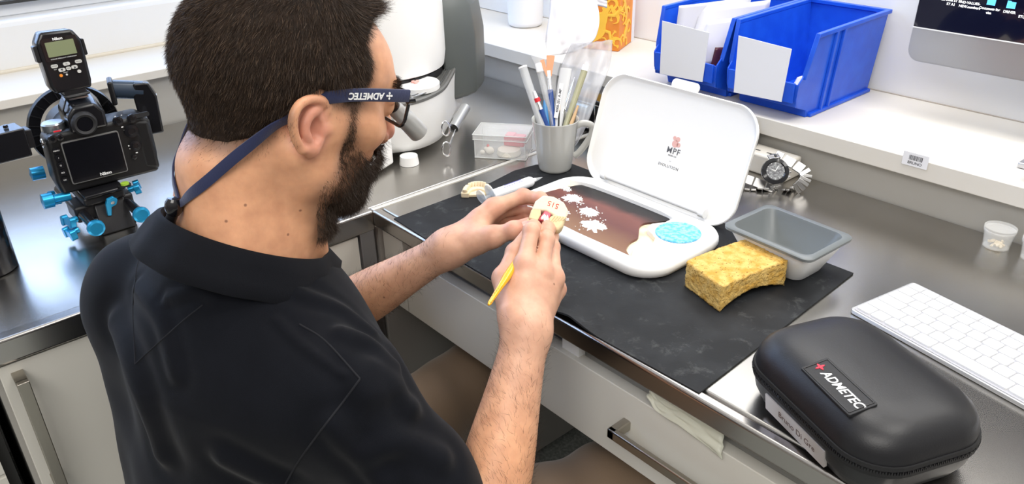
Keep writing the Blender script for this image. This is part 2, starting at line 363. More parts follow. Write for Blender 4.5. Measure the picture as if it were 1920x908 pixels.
# lid local frame: origin mid bottom edge, X right, Y up along lid, Z facing the viewer
lo = Vector((-.006, .108, .000)); ly = Vector((0, .31, .951)).normalized(); lx = Vector((1, 0, 0)); lz = lx.cross(ly)
LT = basis(lo, lx, ly, lz)
def lidpoly(w, h, r): 
    p = rrect(w, h, r, 9, 0, h/2)
    return [(x*(1+.035*math.sin(PI*min(1, max(0, (y)/h)))), y + (.010 if y > h/2 else -.006)*(1-(2*x/w)**2)) for x, y in p]
L0 = lidpoly(.296, .178, .036)
b = MB(); cyl = .089
def lr(z, inset): return [(x*(1-inset/.149), cyl+(y-cyl)*(1-inset/.089), z) for x, y in L0]
b.loft([lr(.0, .006), lr(.003, .001), lr(.009, 0), lr(.010, .0012), lr(.009, .0028), lr(.0055, .005), lr(.0045, .008)][::1], True, True, T=LT)
lid = b.obj('lid', mat('lid_white', (.87, .865, .85), .33, noise=(9, (.87, .865, .85), .3, .6)), pal, smooth=True, angle=50)
b = MB(); b.prism([(x, y) for x, y in rrect(.05, .016, .0075, 6, .005, .187)], .002, .0065, T=LT); b.obj('lid_tab', M_white, pal, smooth=True, angle=40)
M_red = mat('logo_pink', (.72, .42, .38), .6); M_txt = mat('logo_grey', (.12, .12, .13), .6)
b = MB()
for (x, y, r) in ((.0, .098, .0058), (.0066, .0975, .0036), (.0032, .1055, .0040), (-.0035, .1065, .003)):
    b.lathe([(r, 0), (r, .0003)], 22, LT @ T_((x+.015, y, .0046)))
b.obj('logo_mark', M_red, lid)
text('lettering', 'MPF', .0135, M_txt, lid, LT @ T_((.0155, .086, .0047)), spacing=1.15, bold=.0001)
text('lettering', 'BRUSH CO', .0030, M_txt, lid, LT @ T_((.0155, .0785, .0047)), spacing=1.1)
text('lettering', '—', .004, M_txt, lid, LT @ T_((.0145, .070, .0047)))
text('lettering', 'EVOLUTION', .0062, M_txt, lid, LT @ T_((.0135, .061, .0047)), spacing=1.2)

# ---------------- white tray with grey insert
tr = thing('water_tray', 'white rectangular tray with a grey rim and lining at the back of the mat', 'tray', (-.487, .903, .7525), math.radians(-3))
def rr3(w, h, r, z, n=6): return [(x, y, z) for x, y in rrect(w, h, r, n)]
b = MB(); b.loft([rr3(.086, .058, .014, 0), rr3(.090, .062, .016, .002), rr3(.122, .090, .012, .040), rr3(.124, .092, .010, .046)], True, False)
b.obj('bowl', M_white, tr, smooth=True, angle=50)
M_grey = mat('grey_plastic', (.15, .165, .17), .35)
b = MB(); b.loft([rr3(.136, .104, .012, .0462), rr3(.137, .105, .012, .050), rr3(.134, .102, .011, .0515), rr3(.120, .088, .014, .0512), rr3(.117, .085, .014, .048), rr3(.092, .062, .016, .010), rr3(.084, .054, .014, .0072)], False, True)
b.obj('liner', M_grey, tr, smooth=True, angle=50)

# ---------------- yellow sponge
M_sp = mat('yellow_sponge', (.55, .31, .055), .95, noise=(75, (.70, .47, .15), .35, .6, 4), bump=(180, 1.0, .004))
nt = M_sp.node_tree; b_ = nt.nodes['Principled BSDF']; vo = nt.nodes.new('ShaderNodeTexVoronoi'); vo.inputs['Scale'].default_value = 210; r3 = nt.nodes.new('ShaderNodeValToRGB')
r3.color_ramp.elements[0].position = .10; r3.color_ramp.elements[0].color = (0, 0, 0, 1); r3.color_ramp.elements[1].position = .26
n3 = nt.nodes.new('ShaderNodeTexNoise'); n3.inputs['Scale'].default_value = 60; mxv = nt.nodes.new('ShaderNodeMixRGB'); mxv.inputs[0].default_value = .02
ramp = [n for n in nt.nodes if n.type == 'VALTORGB'][0]; mx = nt.nodes.new('ShaderNodeMixRGB'); mx.inputs[1].default_value = (.22, .11, .02, 1)
mpn = [n for n in nt.nodes if n.type == 'MAPPING'][0]
nt.links.new(mpn.outputs[0], n3.inputs['Vector']); nt.links.new(mpn.outputs[0], mxv.inputs[1]); nt.links.new(n3.outputs['Color'], mxv.inputs[2]); nt.links.new(mxv.outputs[0], vo.inputs['Vector'])
nt.links.new(vo.outputs['Distance'], r3.inputs[0]); nt.links.new(r3.outputs[0], mx.inputs[0]); nt.links.new(ramp.outputs[0], mx.inputs[2]); nt.links.new(mx.outputs[0], b_.inputs['Base Color'])
bmx = bmesh.new(); bmesh.ops.create_grid(bmx, x_segments=1, y_segments=1, size=.5); bmx.free()
c00, c10, c11, c01 = np.array((-.541, .757)), np.array((-.470, .737)), np.array((-.452, .853)), np.array((-.524, .864))
nx, ny, nz_ = 26, 36, 14
def spt(u, v, w):
    p = (1-u)*(1-v)*c00 + u*(1-v)*c10 + u*v*c11 + (1-u)*v*c01
    cu = 4*u*(1-u); cv = 4*v*(1-v)
    # waist: right long side bows inwards, bottom is arched
    d = .006*cv*(u**1.5); p = p + d*np.array((-1.0, .15))
    zb = .7528 + .010*cv*u + 0*cu; zt = .7528 + .038 - .001*cu - .003*cv*u + .0015*(1-u)*cv
    z = zb + (zt-zb)*w
    return np.array((p[0], p[1], z))
bmx = bmesh.new(); idx = {}
def gv(i, j, k):
    if (i, j, k) not in idx:
        q = spt(i/nx, j/ny, k/nz_)
        edge = 1 if (i in (0, nx)) + (j in (0, ny)) + (k in (0, nz_)) >= 2 else 0
        q = q + np.array([random.uniform(-1, 1) for _ in range(3)])*.0007
        if edge:
            cxx = spt(.5, .5, .5); q = q + (cxx-q)*.012
        q[2] = max(q[2], .7526)
        idx[(i, j, k)] = bmx.verts.new(q)
    return idx[(i, j, k)]
for k in (0, nz_):
    for i in range(nx):
        for j in range(ny): bmx.faces.new((gv(i, j, k), gv(i+1, j, k), gv(i+1, j+1, k), gv(i, j+1, k)))
for i in (0, nx):
    for j in range(ny):
        for k in range(nz_): bmx.faces.new((gv(i, j, k), gv(i, j+1, k), gv(i, j+1, k+1), gv(i, j, k+1)))
for j in (0, ny):
    for i in range(nx):
        for k in range(nz_): bmx.faces.new((gv(i, j, k), gv(i+1, j, k), gv(i+1, j, k+1), gv(i, j, k+1)))
bmesh.ops.recalc_face_normals(bmx, faces=bmx.faces[:]); me = bpy.data.meshes.new('sponge'); bmx.to_mesh(me); bmx.free()
me.materials.append(M_sp); o = bpy.data.objects.new('sponge', me); C.objects.link(o); me.polygons.foreach_set('use_smooth', [True]*len(me.polygons))
tag(o, 'yellow open-pored cellulose sponge block on the black mat', 'sponge')

# ---------------- black loupe case
ang = math.radians(-22)
cs = thing('loupe_case', 'black zipped hard case with a logo patch at the front right of the desk', 'case', (-.256, .664, .7505), ang)
M_case = mat('case_leatherette', (.010, .010, .012), .40, bump=(700, .25, .0004)); M_zip = mat('zipper_tape', (.010, .010, .011), .7)
M_case2 = M_case
def srr(w, h, r, z): return rr3(w, h, r, z, 8)
W_, H_ = .200, .146
b = MB(); b.loft([srr(W_-.034, H_-.034, .030, 0), srr(W_-.020, H_-.020, .036, .004), srr(W_-.006, H_-.006, .042, .018), srr(W_, H_, .045, .034)], True, True); b.obj('lower_shell', M_case, cs, smooth=True, angle=70)
b = MB(); b.loft([srr(W_, H_, .045, .045), srr(W_-.002, H_-.002, .044, .054), srr(W_-.010, H_-.010, .042, .064), srr(W_-.026, H_-.026, .040, .0725), srr(W_-.05, H_-.05, .036, .0775), srr(W_-.09, H_-.08, .025, .0795), srr(.03, .02, .008, .080)], True, True); b.obj('upper_shell', M_case, cs, smooth=True, angle=70)
b = MB(); b.loft([srr(W_+.003, H_+.003, .046, .0335), srr(W_+.004, H_+.004, .046, .0375), srr(W_+.002, H_+.002, .046, .0382), srr(W_+.002, H_+.002, .046, .0408), srr(W_+.004, H_+.004, .046, .0415), srr(W_+.003, H_+.003, .046, .0455)], True, True); b.obj('zipper_tape', M_zip, cs, smooth=False)
zp = rrect(W_+.003, H_+.003, .046, 10); b = MB(); tot = []
for i in range(len(zp)):
    a = np.array(zp[i]); c_ = np.array(zp[(i+1) % len(zp)]); L = np.linalg.norm(c_-a); n_ = max(1, int(L/.0022))
    for k in range(n_): tot.append((a+(c_-a)*k/n_, math.atan2(*(c_-a)[::-1])))
for i, (p, a) in enumerate(tot):
    b.cbox((0, 0, 0), (.0012, .0022, .0030), T_((p[0], p[1], .0395+(.0004 if i % 2 else -.0004)), (0, 0, a)))
b.obj('zipper_teeth', mat('zip_teeth', (.018, .018, .02), .3, .3), cs)['kind'] = 'stuff'
PT = T_((.018, -.047, .0762), (math.radians(11), 0, math.radians(-3)))
b = MB(); b.prism(rrect(.074, .030, .002, 3), -.002, .0018, T=PT); patch = b.obj('logo_patch', M_rubber, cs, bevel=.0006)
b = MB()
for (x0, x1, y0, y1) in ((-.0345, .0345, .0125, .0131), (-.0345, .0345, -.0131, -.0125), (-.0345, -.0339, -.0131, .0131), (.0339, .0345, -.0131, .0131)): b.box(x0, x1, y0, y1, .0018, .0024, T=PT)
b.obj('patch_border', M_black, patch)
M_lr = mat('logo_red', (.75, .02, .05), .5); M_lw = mat('logo_white', (.80, .80, .80), .5)
text('lettering', 'ADMETEC', .0122, M_lw, patch, PT @ T_((.0065, -.0005, .0019)), extrude=.0003, shear=.25, bold=.00018, spacing=1.0, label='white brand lettering')
b = MB()
for k in range(4):
    a = k*PI/2; pts = [(.0015*math.cos(a-.9), .0015*math.sin(a-.9)), (.0034*math.cos(a-.35), .0034*math.sin(a-.35)), (.0052*math.cos(a), .0052*math.sin(a)), (.0034*math.cos(a+.35), .0034*math.sin(a+.35)), (.0015*math.cos(a+.9), .0015*math.sin(a+.9))]
    b.prism(pts, .0018, .0023, T=PT @ T_((-.0285, 0.001, 0)))
b.lathe([(.0018, .0018), (.0018, .0024)], 12, PT @ T_((-.0285, .001, 0))); b.obj('logo_star', M_lr, patch)
NT = basis((-.002, -H_/2+.0030, .0165), (1, 0, 0), (0, -.16, .987), (0, -.987, -.16))
b = MB(); b.prism(rrect(.092, .021, .001, 2), -.002, .0012, T=NT); pl = b.obj('name_plate', mat('plate_metal', (.66, .62, .60), .32, .55), cs)
text('lettering', 'Bruno Di Gre', .0100, mat('engraving', (.10, .06, .05), .5), pl, NT @ T_((.004, 0, .0013)), extrude=.0001)

# ---------------- keyboard
kb = thing('keyboard', 'slim white wireless keyboard on the steel desk behind the black case', 'keyboard', (-.365, .858, .7505), math.radians(-11))
b = MB(); b.prism(rrect(.42, .122, .006, 4, .21, .061), 0, .0055); b.obj('body', mat('silver_body', (.66, .66, .67), .35, .7), kb, bevel=.001)
b = MB(); b.prism(rrect(.414, .117, .005, 4, .21, .061), .0053, .0062); b.obj('deck', mat('key_gap', (.42, .42, .45), .5), kb)
M_key = mat('key_white', (.78, .78, .79), .45)
b_ = 0
for r in range(6):
    y = .006 + r*.0192; hh = .0172 if r < 5 else .0125
    n_k = 21; xo = .006 + [0.0, .0085, .0045, .002, 0, 0][r]
    if r == 0: ws = [.0172]*4+[.0215, .088, .0215]+[.0172]*9
    else: ws = [.0172+([0, .026, .013, .009, 0, 0][r])] + [.0172]*19
    x = .006
    for wk in ws:
        if x+wk > .415: break
        b = MB(); b.prism(rrect(wk, hh, .002, 2, x+wk/2, y+hh/2), .0060, .0085); b.obj('key', M_key, kb)
        x += wk+.0020

# ---------------- mug with brushes
mg = thing('mug', 'white ceramic mug filled with brushes and tubes at the back of the mat', 'mug', (-.949, .914, .7525))
b = MB(); b.lathe([(.001, .0), (.026, .0), (.0285, .002), (.0295, .006), (.0345, .045), (.0405, .090), (.0412, .0915), (.0405, .0925), (.0390, .0915), (.0375, .080), (.032, .045), (.027, .008), (.001, .006)], 56); 
M_mug = mat('mug_ceramic', (.50, .50, .475), .16, coat=.4); body = b.obj('body', M_mug, mg, smooth=True, angle=60)
hd = Vector((.62, .785, 0)); pts = bez([(0.0365, .078), (.050, .0815), (.0635, .076), (.0640, .062), (.054, .044), (.042, .028), (.033, .022)], 8)
b = MB(); b.tube([(hd.x*r, hd.y*r, z) for r, z in pts], .0062, 12, flat=.62, up=(hd.y, -hd.x, 0)); b.obj('handle', M_mug, mg, smooth=True)
M_clear = mat('clear_plastic', (.70, .72, .74), .10, trans=.0, alpha=.32, spec=.6)
M_clear2 = mat('clear_frosted', (.66, .68, .70), .25, alpha=.50, spec=.6)
M_cap = mat('cap_white', (.9, .9, .9), .35); M_orange = mat('bristle_orange', (.72, .22, .05), .75, bump=(900, .6, .001), stretch=(3, 3, .1))
M_blue = mat('handle_blue', (.012, .05, .22), .2, coat=.4); M_bluel = mat('handle_light_blue', (.03, .18, .42), .25, coat=.4)
M_olive = mat('tube_olive', (.42, .41, .26), .28, alpha=.85); M_wood = mat('wood_tip', (.60, .40, .22), .5); M_rd = mat('red_band', (.65, .02, .03), .35)
MUGC = Vector((-.949, .914, 0)); NST = [0]
def fit_mug(p1):        # rest each stick on the mug floor and lean it on the inner rim
    NST[0] += 1; o = Vector((p1[0], p1[1], 0))-MUGC; D = o.length; u = o/D; so = (.011, -.006, .003, .0, .008, .004, -.006, -.010, -.014, -.004, .007)[NST[0]-1]; side = Vector((-u.y, u.x, 0))*so
    b0 = -.019; z0 = .7605; fr = (.842-z0)/(p1[2]-z0); Dm = ((.031-b0)/fr)+b0; D = min(D, Dm)
    q = MUGC+u*b0+side; tp = MUGC+u*D+side*1.25; return (q.x, q.y, z0), (tp.x, tp.y, p1[2])
def stick(name, label, cat, p0, p1, parts, group='brushes and tools standing in the mug'):
    """parts: (name, t0, t1, r0, r1, material[, closed])"""
    p0, p1 = fit_mug(p1)
    t = thing(name, label, cat, p0, (0, 0, 0), group); t['_tip'] = p1; P0 = Vector((0, 0, 0)); P1 = Vector(p1)-Vector(p0)
    for q in parts:
        nm, t0, t1, r0, r1, m_ = q[:6]
        b = MB(); b.tube([P0.lerp(P1, t0), P0.lerp(P1, (t0+t1)/2), P0.lerp(P1, t1)], [r0, (r0+r1)/2, r1], 16, flat=q[6] if len(q) > 6 else 1)
        b.obj(nm, m_, t, smooth=True, angle=40)
    return t
mz = .762
stick('plastic_tube', 'widest clear plastic tube leaning left out of the mug', 'tube', (-.968, .905, mz), (-1.046, .928, .920), [('sleeve', 0, 1, .0072, .0076, M_clear2), ('rim', .985, 1.0, .0079, .0079, M_cap)])
stick('plastic_tube', 'clear plastic tube with a white cap leaning left in the mug', 'tube', (-.955, .915, mz), (-1.034, .938, .920), [('sleeve', 0, .93, .0052, .0056, M_clear), ('cap', .92, 1.0, .0060, .0062, M_cap)])
stick('brush', 'fine brush with a red band and blue handle at the left of the mug', 'brush', (-.955, .897, mz), (-.996, .912, .884), [('handle', 0, .76, .0030, .0048, M_blue), ('ferrule', .75, .87, .0045, .0034, M_chrome), ('red_band', .86, .91, .0052, .0052, M_rd), ('tip_guard', .905, 1.0, .0034, .0022, M_cap)])
fb = stick('fan_brush', 'orange bristled fan brush in a clear sleeve standing in the mug', 'brush', (-.952, .921, mz), (-1.020, .962, .908), [('handle', 0, .80, .0036, .0054, M_blue), ('ferrule', .79, .92, .0045, .0032, M_chrome), ('neck', .91, 1.0, .0030, .0036, M_cap)])
ft_ = Vector(fb['_tip']); fo_ = Vector(fb.location); d_ = (ft_-fo_).normalized(); fx = (Vector((.53, .85, 0)) - d_*d_.dot(Vector((.53, .85, 0)))).normalized(); fz = fx.cross(d_)
FT = basis(ft_-fo_-d_*.010, fx, d_, fz)
b = MB(); b.prism([(-.0045, 0), (.0045, 0), (.0135, .036), (.006, .0375), (-.001, .0375)], -.0012, .0012, T=FT); b.prism([(-.0045, 0), (-.001, .002), (-.0065, .031), (-.0135, .029)], -.0010, .0010, T=FT); b.obj('bristles', M_orange, fb)
rg = []
for h_, w_, t_ in ((-.030, .010, .007), (-.01, .012, .008), (.012, .018, .009), (.030, .026, .010), (.044, .031, .010), (.054, .030, .009), (.060, .020, .006), (.0615, .004, .002)):
    rg.append([(w_*math.cos(2*PI*i/20), h_ + .003*math.sin(4*PI*i/20), t_*math.sin(2*PI*i/20)) for i in range(20)])
b = MB(); b.loft(rg, False, True, T=FT); b.obj('clear_sleeve', mat('clear_film', (.95, .95, .96),   .15, alpha=.13, spec=.8), fb, smooth=True)
stick('brush', 'light blue brush handle behind the fan brush in the mug', 'brush', (-.958, .928, mz), (-1.002, .946, .864), [('handle', 0, .9, .0030, .0046, M_bluel), ('end_tip', .9, 1.0, .0042, .0012, M_bluel)])
fl = stick('plastic_strip', 'flat frosted plastic strip with printed numbers standing in the mug', 'strip', (-.955, .925, mz), (-.990, .992, .912), [('strip', 0, 1, .0098, .0105, mat('frosted_strip', (.60, .61, .63), .4, alpha=.95), .28)])
d_ = (Vector(fl['_tip'])-Vector(fl.location)).normalized(); vx = Vector((.69, .45, 0)); sx3 = (Vector((.53, .85, 0)) - d_*d_.dot(Vector((.53, .85, 0)))).normalized(); sz3 = sx3.cross(d_)
if sz3.dot(Vector((1, -.6, .4))) < 0: sz3 = -sz3
LB = basis(d_*.118 + sz3*.0042 - sx3*.004, d_, d_.cross(sz3)*-1 if False else sz3.cross(d_), sz3)
b = MB(); b.prism(rrect(.062, .0075, .001, 2), -.0005, .0004, T=LB); lb_ = b.obj('printed_label', M_paper, fl)
text('lettering', '4000-201 A-MP', .0066, M_ink, lb_, LB @ T_((0, 0, .0006)), extrude=.0001, bold=.0001)
stick('plastic_tube', 'long olive tinted plastic tube leaning right out of the mug', 'tube', (-.951, .926, mz), (-.967, 1.024, .920), [('sleeve', 0, .95, .0046, .0058, M_olive), ('cap', .95, 1.0, .0062, .0062, M_cap)])
stick('dental_probe', 'thin steel probe with a curved point between the white strip and olive tube', 'probe', (-.943, .922, mz), (-.976, .985, .885), [('grip', 0, .60, .0024, .0026, M_chrome), ('point', .58, 1.0, .0022, .0004, M_chrome)])
stick('dental_probe', 'steel instrument with a pale wooden tip low at the right of the mug', 'probe', (-.938, .912, mz), (-.958, .972, .860), [('grip', 0, .72, .0030, .0034, M_chrome), ('tip', .70, 1.0, .0038, .0020, M_wood)])
stick('brush', 'slim steel ferrule brush with bronze collar behind the white strip', 'brush', (-.945, .930, mz), (-1.000, .972, .884), [('handle', 0, .7, .0030, .0034, M_black), ('collar', .68, 1.0, .0034, .0028, mat('bronze', (.45, .33, .2), .3, 1.0))])
stick('scalpel', 'slender steel blade tool standing at the right rear of the mug', 'scalpel', (-.942, .934, mz), (-.962, .996, .900), [('grip', 0, .66, .0026, .0026, M_chrome), ('blade', .64, 1.0, .0036, .0006, M_chrome, .25)])

for o_ in list(bpy.data.objects):
    if '_tip' in o_.keys(): del o_['_tip']
# ---------------- tissue: crumpled sheet hanging from the box and clear bag
def crumple(name, pts, nrm, m, thick, amp, nsub=26, seed=3, parent=None):
    """ruled cloth between two polylines pts[0] and pts[1]"""
    A = np.array(bez(pts[0], 8)); B = np.array(bez(pts[1], 8)); r_ = np.random.default_rng(seed); n1 = len(A); n = np.array(nrm, float); n /= np.linalg.norm(n)
    ph = r_.uniform(0, 6, 6); b = MB(); V = []
    for i in range(n1):
        for j in range(nsub+1):
            u = i/(n1-1); v = j/nsub; p = A[i]*(1-v)+B[i]*v
            h = amp*(math.sin(7*v+ph[0]+2.5*u)*.5 + abs(math.sin(9*v-6*u+ph[1]))*.6 + abs(math.sin(13*u+5*v+ph[2]))*.35 + .25*math.sin(22*v+9*u+ph[3]))
            V.append(p+n*h)
    F = [(i*(nsub+1)+j, i*(nsub+1)+j+1, (i+1)*(nsub+1)+j+1, (i+1)*(nsub+1)+j) for i in range(n1-1) for j in range(nsub)]
    b.add(V, F); return b.obj(name, m, parent, smooth=True, angle=80, solid=thick)
tb = thing('tissue_box', 'orange tissue box printed with yellow geckos on the back ledge', 'tissue box', (-1.188, 1.338, .8385), math.radians(24))
M_or = mat('carton_orange', (.72, .22, .025), .5, noise=(26, (.80, .30, .04), .4, .7)); M_ye = mat('gecko_yellow', (.88, .50, .05), .5)
b = MB(); b.box(-.118, 0, 0, .110, 0, .130); b.obj('carton', M_or, tb, bevel=.0015)
b = MB(); b.box(.0, .0012, .092, .110, .0, .130); b.box(-.1, -.02, .02, .09, .130, .1305); b.obj('carton_edge', M_paper, tb)
def gecko(b, T, s):
    spine = bez([(-.50, -.55), (-.15, -.62), (.05, -.35), (0, 0), (.02, .35), (0, .52)], 6); wid = np.interp(np.linspace(0, 1, len(spine)), [0, .3, .45, .65, .8, .88, 1], [.01, .07, .13, .15, .09, .14, .03])
    L, Rr = [], []
    for i, p in enumerate(spine):
        q0 = np.array(spine[max(0, i-1)]); q1 = np.array(spine[min(len(spine)-1, i+1)]); t = (q1-q0)/np.linalg.norm(q1-q0); n = np.array((-t[1], t[0]))
        L.append(tuple(np.array(p)+n*wid[i])); Rr.append(tuple(np.array(p)-n*wid[i]))
    rings = [[(*L[i], 0), (*Rr[i], 0), (*Rr[i], .03), (*L[i], .03)] for i in range(len(spine))]; b.loft([[(x*s, y*s, z*s) for x, y, z in r] for r in rings], T=T)
    for (h, k, f) in (((.06, .25), (.32, .32), (.42, .50)), ((-.06, .25), (-.32, .16), (-.44, .30)), ((.05, -.22), (.32, -.22), (.42, -.42)), ((-.02, -.22), (-.30, -.10), (-.42, -.24))):
        b.tube([(h[0]*s, h[1]*s, .015*s), (k[0]*s, k[1]*s, .015*s), (f[0]*s, f[1]*s, .015*s)], .055*s, 6, T=T, flat=.3)
        for a in range(-2, 3):
            d = math.atan2(f[1]-k[1], f[0]-k[0]) + a*.45; b.tube([(f[0]*s, f[1]*s, .015*s), ((f[0]+.15*math.cos(d))*s, (f[1]+.15*math.sin(d))*s, .015*s)], .022*s, 5, T=T, flat=.5)
b = MB()
FTn = basis((0, 0, 0), (1, 0, 0), (0, 0, 1), (0, -1, 0))
for (x, z, a, s) in ((-.040, .062, -.25, .072), (-.018, .022, 2.0, .035), (-.030, .118, 1.2, .045), (-.078, .030, 1.0, .045), (-.085, .085, 3.6, .055), (-.012, .085, .6, .034)):
    gecko(b, T_((x, -.0002, z)) @ FTn @ T_((0, 0, 0), (0, 0, a)), s)
b.obj('gecko_print', M_ye, tb)
b = MB()
FTs = basis((0, 0, 0), (0, 1, 0), (0, 0, 1), (1, 0, 0))
for (y, z, a, s) in ((.035, .09, .5, .05), (.045, .035, 2.5, .05)): gecko(b, T_((.0002, y, z)) @ FTs @ T_((0, 0, 0), (0, 0, a)), s)
b.obj('gecko_print', M_ye, tb)
M_tis = mat('tissue', (.68, .67, .71), .9)
vd = (.62, -.50, .35)
o = crumple('tissue_sheet', [[(-1.195, 1.135, 1.012), (-1.170, 1.110, 0.962), (-1.155, 1.085, 0.917), (-1.135, 1.070, 0.887)], [(-1.135, 1.180, 1.022), (-1.085, 1.160, 0.967), (-1.070, 1.135, 0.922), (-1.095, 1.110, 0.897)]], vd, M_tis, .0012, .0055, seed=5)
tag(o, 'white paper tissue sheet hanging in front of the orange tissue box', 'tissue', 'tissue sheets by the orange box')
o = crumple('tissue_sheet', [[(-1.170, 1.170, 1.032), (-1.140, 1.190, 1.012), (-1.110, 1.210, 0.992)], [(-1.190, 1.140, 0.992), (-1.150, 1.170, 0.977), (-1.105, 1.205, 0.964)]], (.6, -.6, .4), M_tis, .0012, .006, seed=9)
tag(o, 'white tissue corner folded across the front of the orange box', 'tissue', 'tissue sheets by the orange box')
M_bag = mat('bag_film', (.55, .56, .60), .35, alpha=.40)
o = crumple('plastic_bag', [[(-1.035, 1.035, .935), (-1.040, 1.015, .895), (-1.015, .980, .85), (-.975, .950, .80), (-.962, .935, .775)], [(-.992, 1.098, .938), (-.975, 1.075, .90), (-.958, 1.030, .86), (-.940, .970, .80), (-.940, .935, .775)]], vd, M_bag, .0008, .010, seed=12)
tag(o, 'crumpled translucent plastic bag tucked behind the tubes in the mug', 'bag')

# ---------------- transparent box with contents
bx_o = Vector((-1.092, .843, .7505)); ba = math.atan2(.058, .078)
cb_ = thing('clear_box', 'transparent lidded plastic box holding pink and white plaster pieces', 'box', bx_o, ba)
M_cp = mat('crystal_plastic', (.90, .92, .92), .12, alpha=.24, spec=.8)
M_cpe = mat('crystal_edge', (.80, .82, .82), .2, alpha=.55, spec=.8)
b = MB(); Lx, Ly, Hh, th = .100, .066, .044, .0014
b.box(.002, Lx-.002, .002, .002+th, 0, Hh-.006); b.box(.002, Lx-.002, Ly-.002-th, Ly-.002, 0, Hh-.006); b.box(.002, .002+th, .0035, Ly-.0035, 0, Hh-.006); b.box(Lx-.002-th, Lx-.002, .0035, Ly-.0035, 0, Hh-.006); b.box(.0035, Lx-.0035, .0035, Ly-.0035, 0, th)
b.obj('box_body', M_cp, cb_)
b = MB(); b.box(0, Lx, 0, th, Hh-.008, Hh); b.box(0, Lx, Ly-th, Ly, Hh-.008, Hh); b.box(0, th, th, Ly-th, Hh-.008, Hh); b.box(Lx-th, Lx, th, Ly-th, Hh-.008, Hh); b.box(0, Lx, 0, Ly, Hh, Hh+th)
b.obj('lid', M_cp, cb_)
b = MB()
for (x0, y0, x1, y1, z) in ((0, 0, Lx, 0, Hh+.0015), (Lx, 0, Lx, Ly, Hh+.0015), (Lx, Ly, 0, Ly, Hh+.0015), (0, Ly, 0, 0, Hh+.0015), (0, 0, Lx, 0, Hh-.008), (Lx, 0, Lx, Ly, Hh-.008), (.002, .002, Lx-.002, .002, .001), (Lx-.002, .002, Lx-.002, Ly-.002, .001)): b.tube([(x0, y0, z), (x1, y1, z)], .0008, 6)
for (x, y) in ((.003, .003), (Lx-.003, .003), (Lx-.003, Ly-.003), (.003, Ly-.003)): b.tube([(x, y, 0), (x, y, Hh-.007)], .0008, 6)
b.obj('rim_bead', M_cpe, cb_)
def inbox(x, y, z): 
    c_, s_ = math.cos(ba), math.sin(ba); return (bx_o.x + x*c_-y*s_, bx_o.y + x*s_+y*c_, bx_o.z+z)
M_pl = mat('plaster_white', (.84, .80, .72), .8, bump=(200, .4, .001)); M_pk = mat('pink_silicone', (.72, .14, .20), .4)
b = MB(); b.lathe([(.001, 0), (.021, 0), (.0225, .003), (.0205, .011), (.001, .012)], 30); o = b.obj('plaster_disc', M_pl, smooth=True); o.location = inbox(.062, .024, .0018); tag(o, 'round white plaster disc inside the transparent box', 'plaster disc')
b = MB(); b.box(-.019, .019, -.011, .011, 0, .018); b.box(-.017, .0, -.009, .009, .018, .021); o = b.obj('silicone_key', M_pk, bevel=.003); o.location = inbox(.070, .044, .0142); o.rotation_euler = (0, 0, ba-.1); tag(o, 'pink silicone block inside the transparent box', 'silicone block')
for k, (x, y, r) in enumerate(((.026, .022, .0085), (.013, .018, .005), (.017, .034, .0055))):
    rings = [[(r*math.sin(t)*math.cos(a)*(1+.15*math.sin(3*a+k)), r*math.sin(t)*math.sin(a)*.9, r*.8*(1-math.cos(t))) for a in np.linspace(0, 2*PI, 18)[:-1]] for t in np.linspace(.15, PI-.1, 9)]
    b = MB(); b.loft(rings); o = b.obj('plaster_tooth', M_pl, smooth=True); o.location = inbox(x, y, .0016)
    tag(o, ['largest rounded plaster tooth at the left in the transparent box', 'small plaster tooth at the left corner in the transparent box', 'small plaster tooth behind the rounded one in the box'][k], 'plaster tooth', 'plaster teeth in the clear box')
b = MB(); b.lathe([(.0006, 0), (.0022, .001), (.0028, .003), (.0018, .0052), (.0005, .006)], 14); o = b.obj('wax_pellet', mat('wax_red', (.75, .05, .07), .4), smooth=True); o.location = inbox(.020, .034, .0095); tag(o, 'tiny red pellet on a tooth in the transparent box', 'pellet')

# ---------------- plaster dental model (horseshoe arch) on the mat
M_die = mat('die_stone', (.82, .68, .46), .75, bump=(300, .3, .001), noise=(60, (.86, .75, .56), .4, .7))
def arch_model(name, label, T, s=1.0, teeth=12, m=None, cat='dental model'):
    t = bpy.data.objects.new(name, None); C.objects.link(t); t.matrix_world = T; t['label'] = label; t['category'] = cat; t.empty_display_size = .02
    outer = [(.027*math.cos(a), .034*math.sin(a)) for a in np.linspace(0, PI, 20)]; inner = [(.014*math.cos(a), .019*math.sin(a)-.002) for a in np.linspace(PI, 0, 16)]
    b = MB(); poly = outer+inner; b.prism([(x*s, y*s) for x, y in poly], 0, .0085*s)
    b.prism([(x*s, y*s) for x, y in [(-.014, 0), (-.012, .010), (0, .017), (.012, .010), (.014, 0)]], 0, .005*s)
    b.obj('model_base', m, t, bevel=.0012*s)
    for k in range(teeth):
        a = PI*(k+.5)/teeth; cx_, cy_ = .0205*math.cos(a)*s, .0270*math.sin(a)*s; front = abs(a-PI/2) < .75
        w1 = (.0036 if front else .0045)*s; w2 = (.0022 if front else .0042)*s; h = (.0085 if front else .006)*s
        rings = [[(w1*f*math.cos(q)*(1 if abs(math.cos(q)) < .8 else .9), w2*g*math.sin(q), z) for q in np.linspace(0, 2*PI, 13)[:-1]] for f, g, z in ((.75, 1.1, 0), (1.0, 1.1, h*.4), (1.05, .9, h*.75), (.9, .5 if front else .85, h*.97), (.3, .2, h))]
        bb = MB(); bb.loft(rings, T=T_((cx_, cy_, .0085*s), (0, 0, a+PI/2))); bb.obj('tooth', m, t, smooth=True)
    return t
arch_model('dental_model', 'cream plaster arch of teeth lying on the left of the mat', T_((-.948, .737, .7525), (0, 0, math.radians(52))), 1.0, 12, M_die)

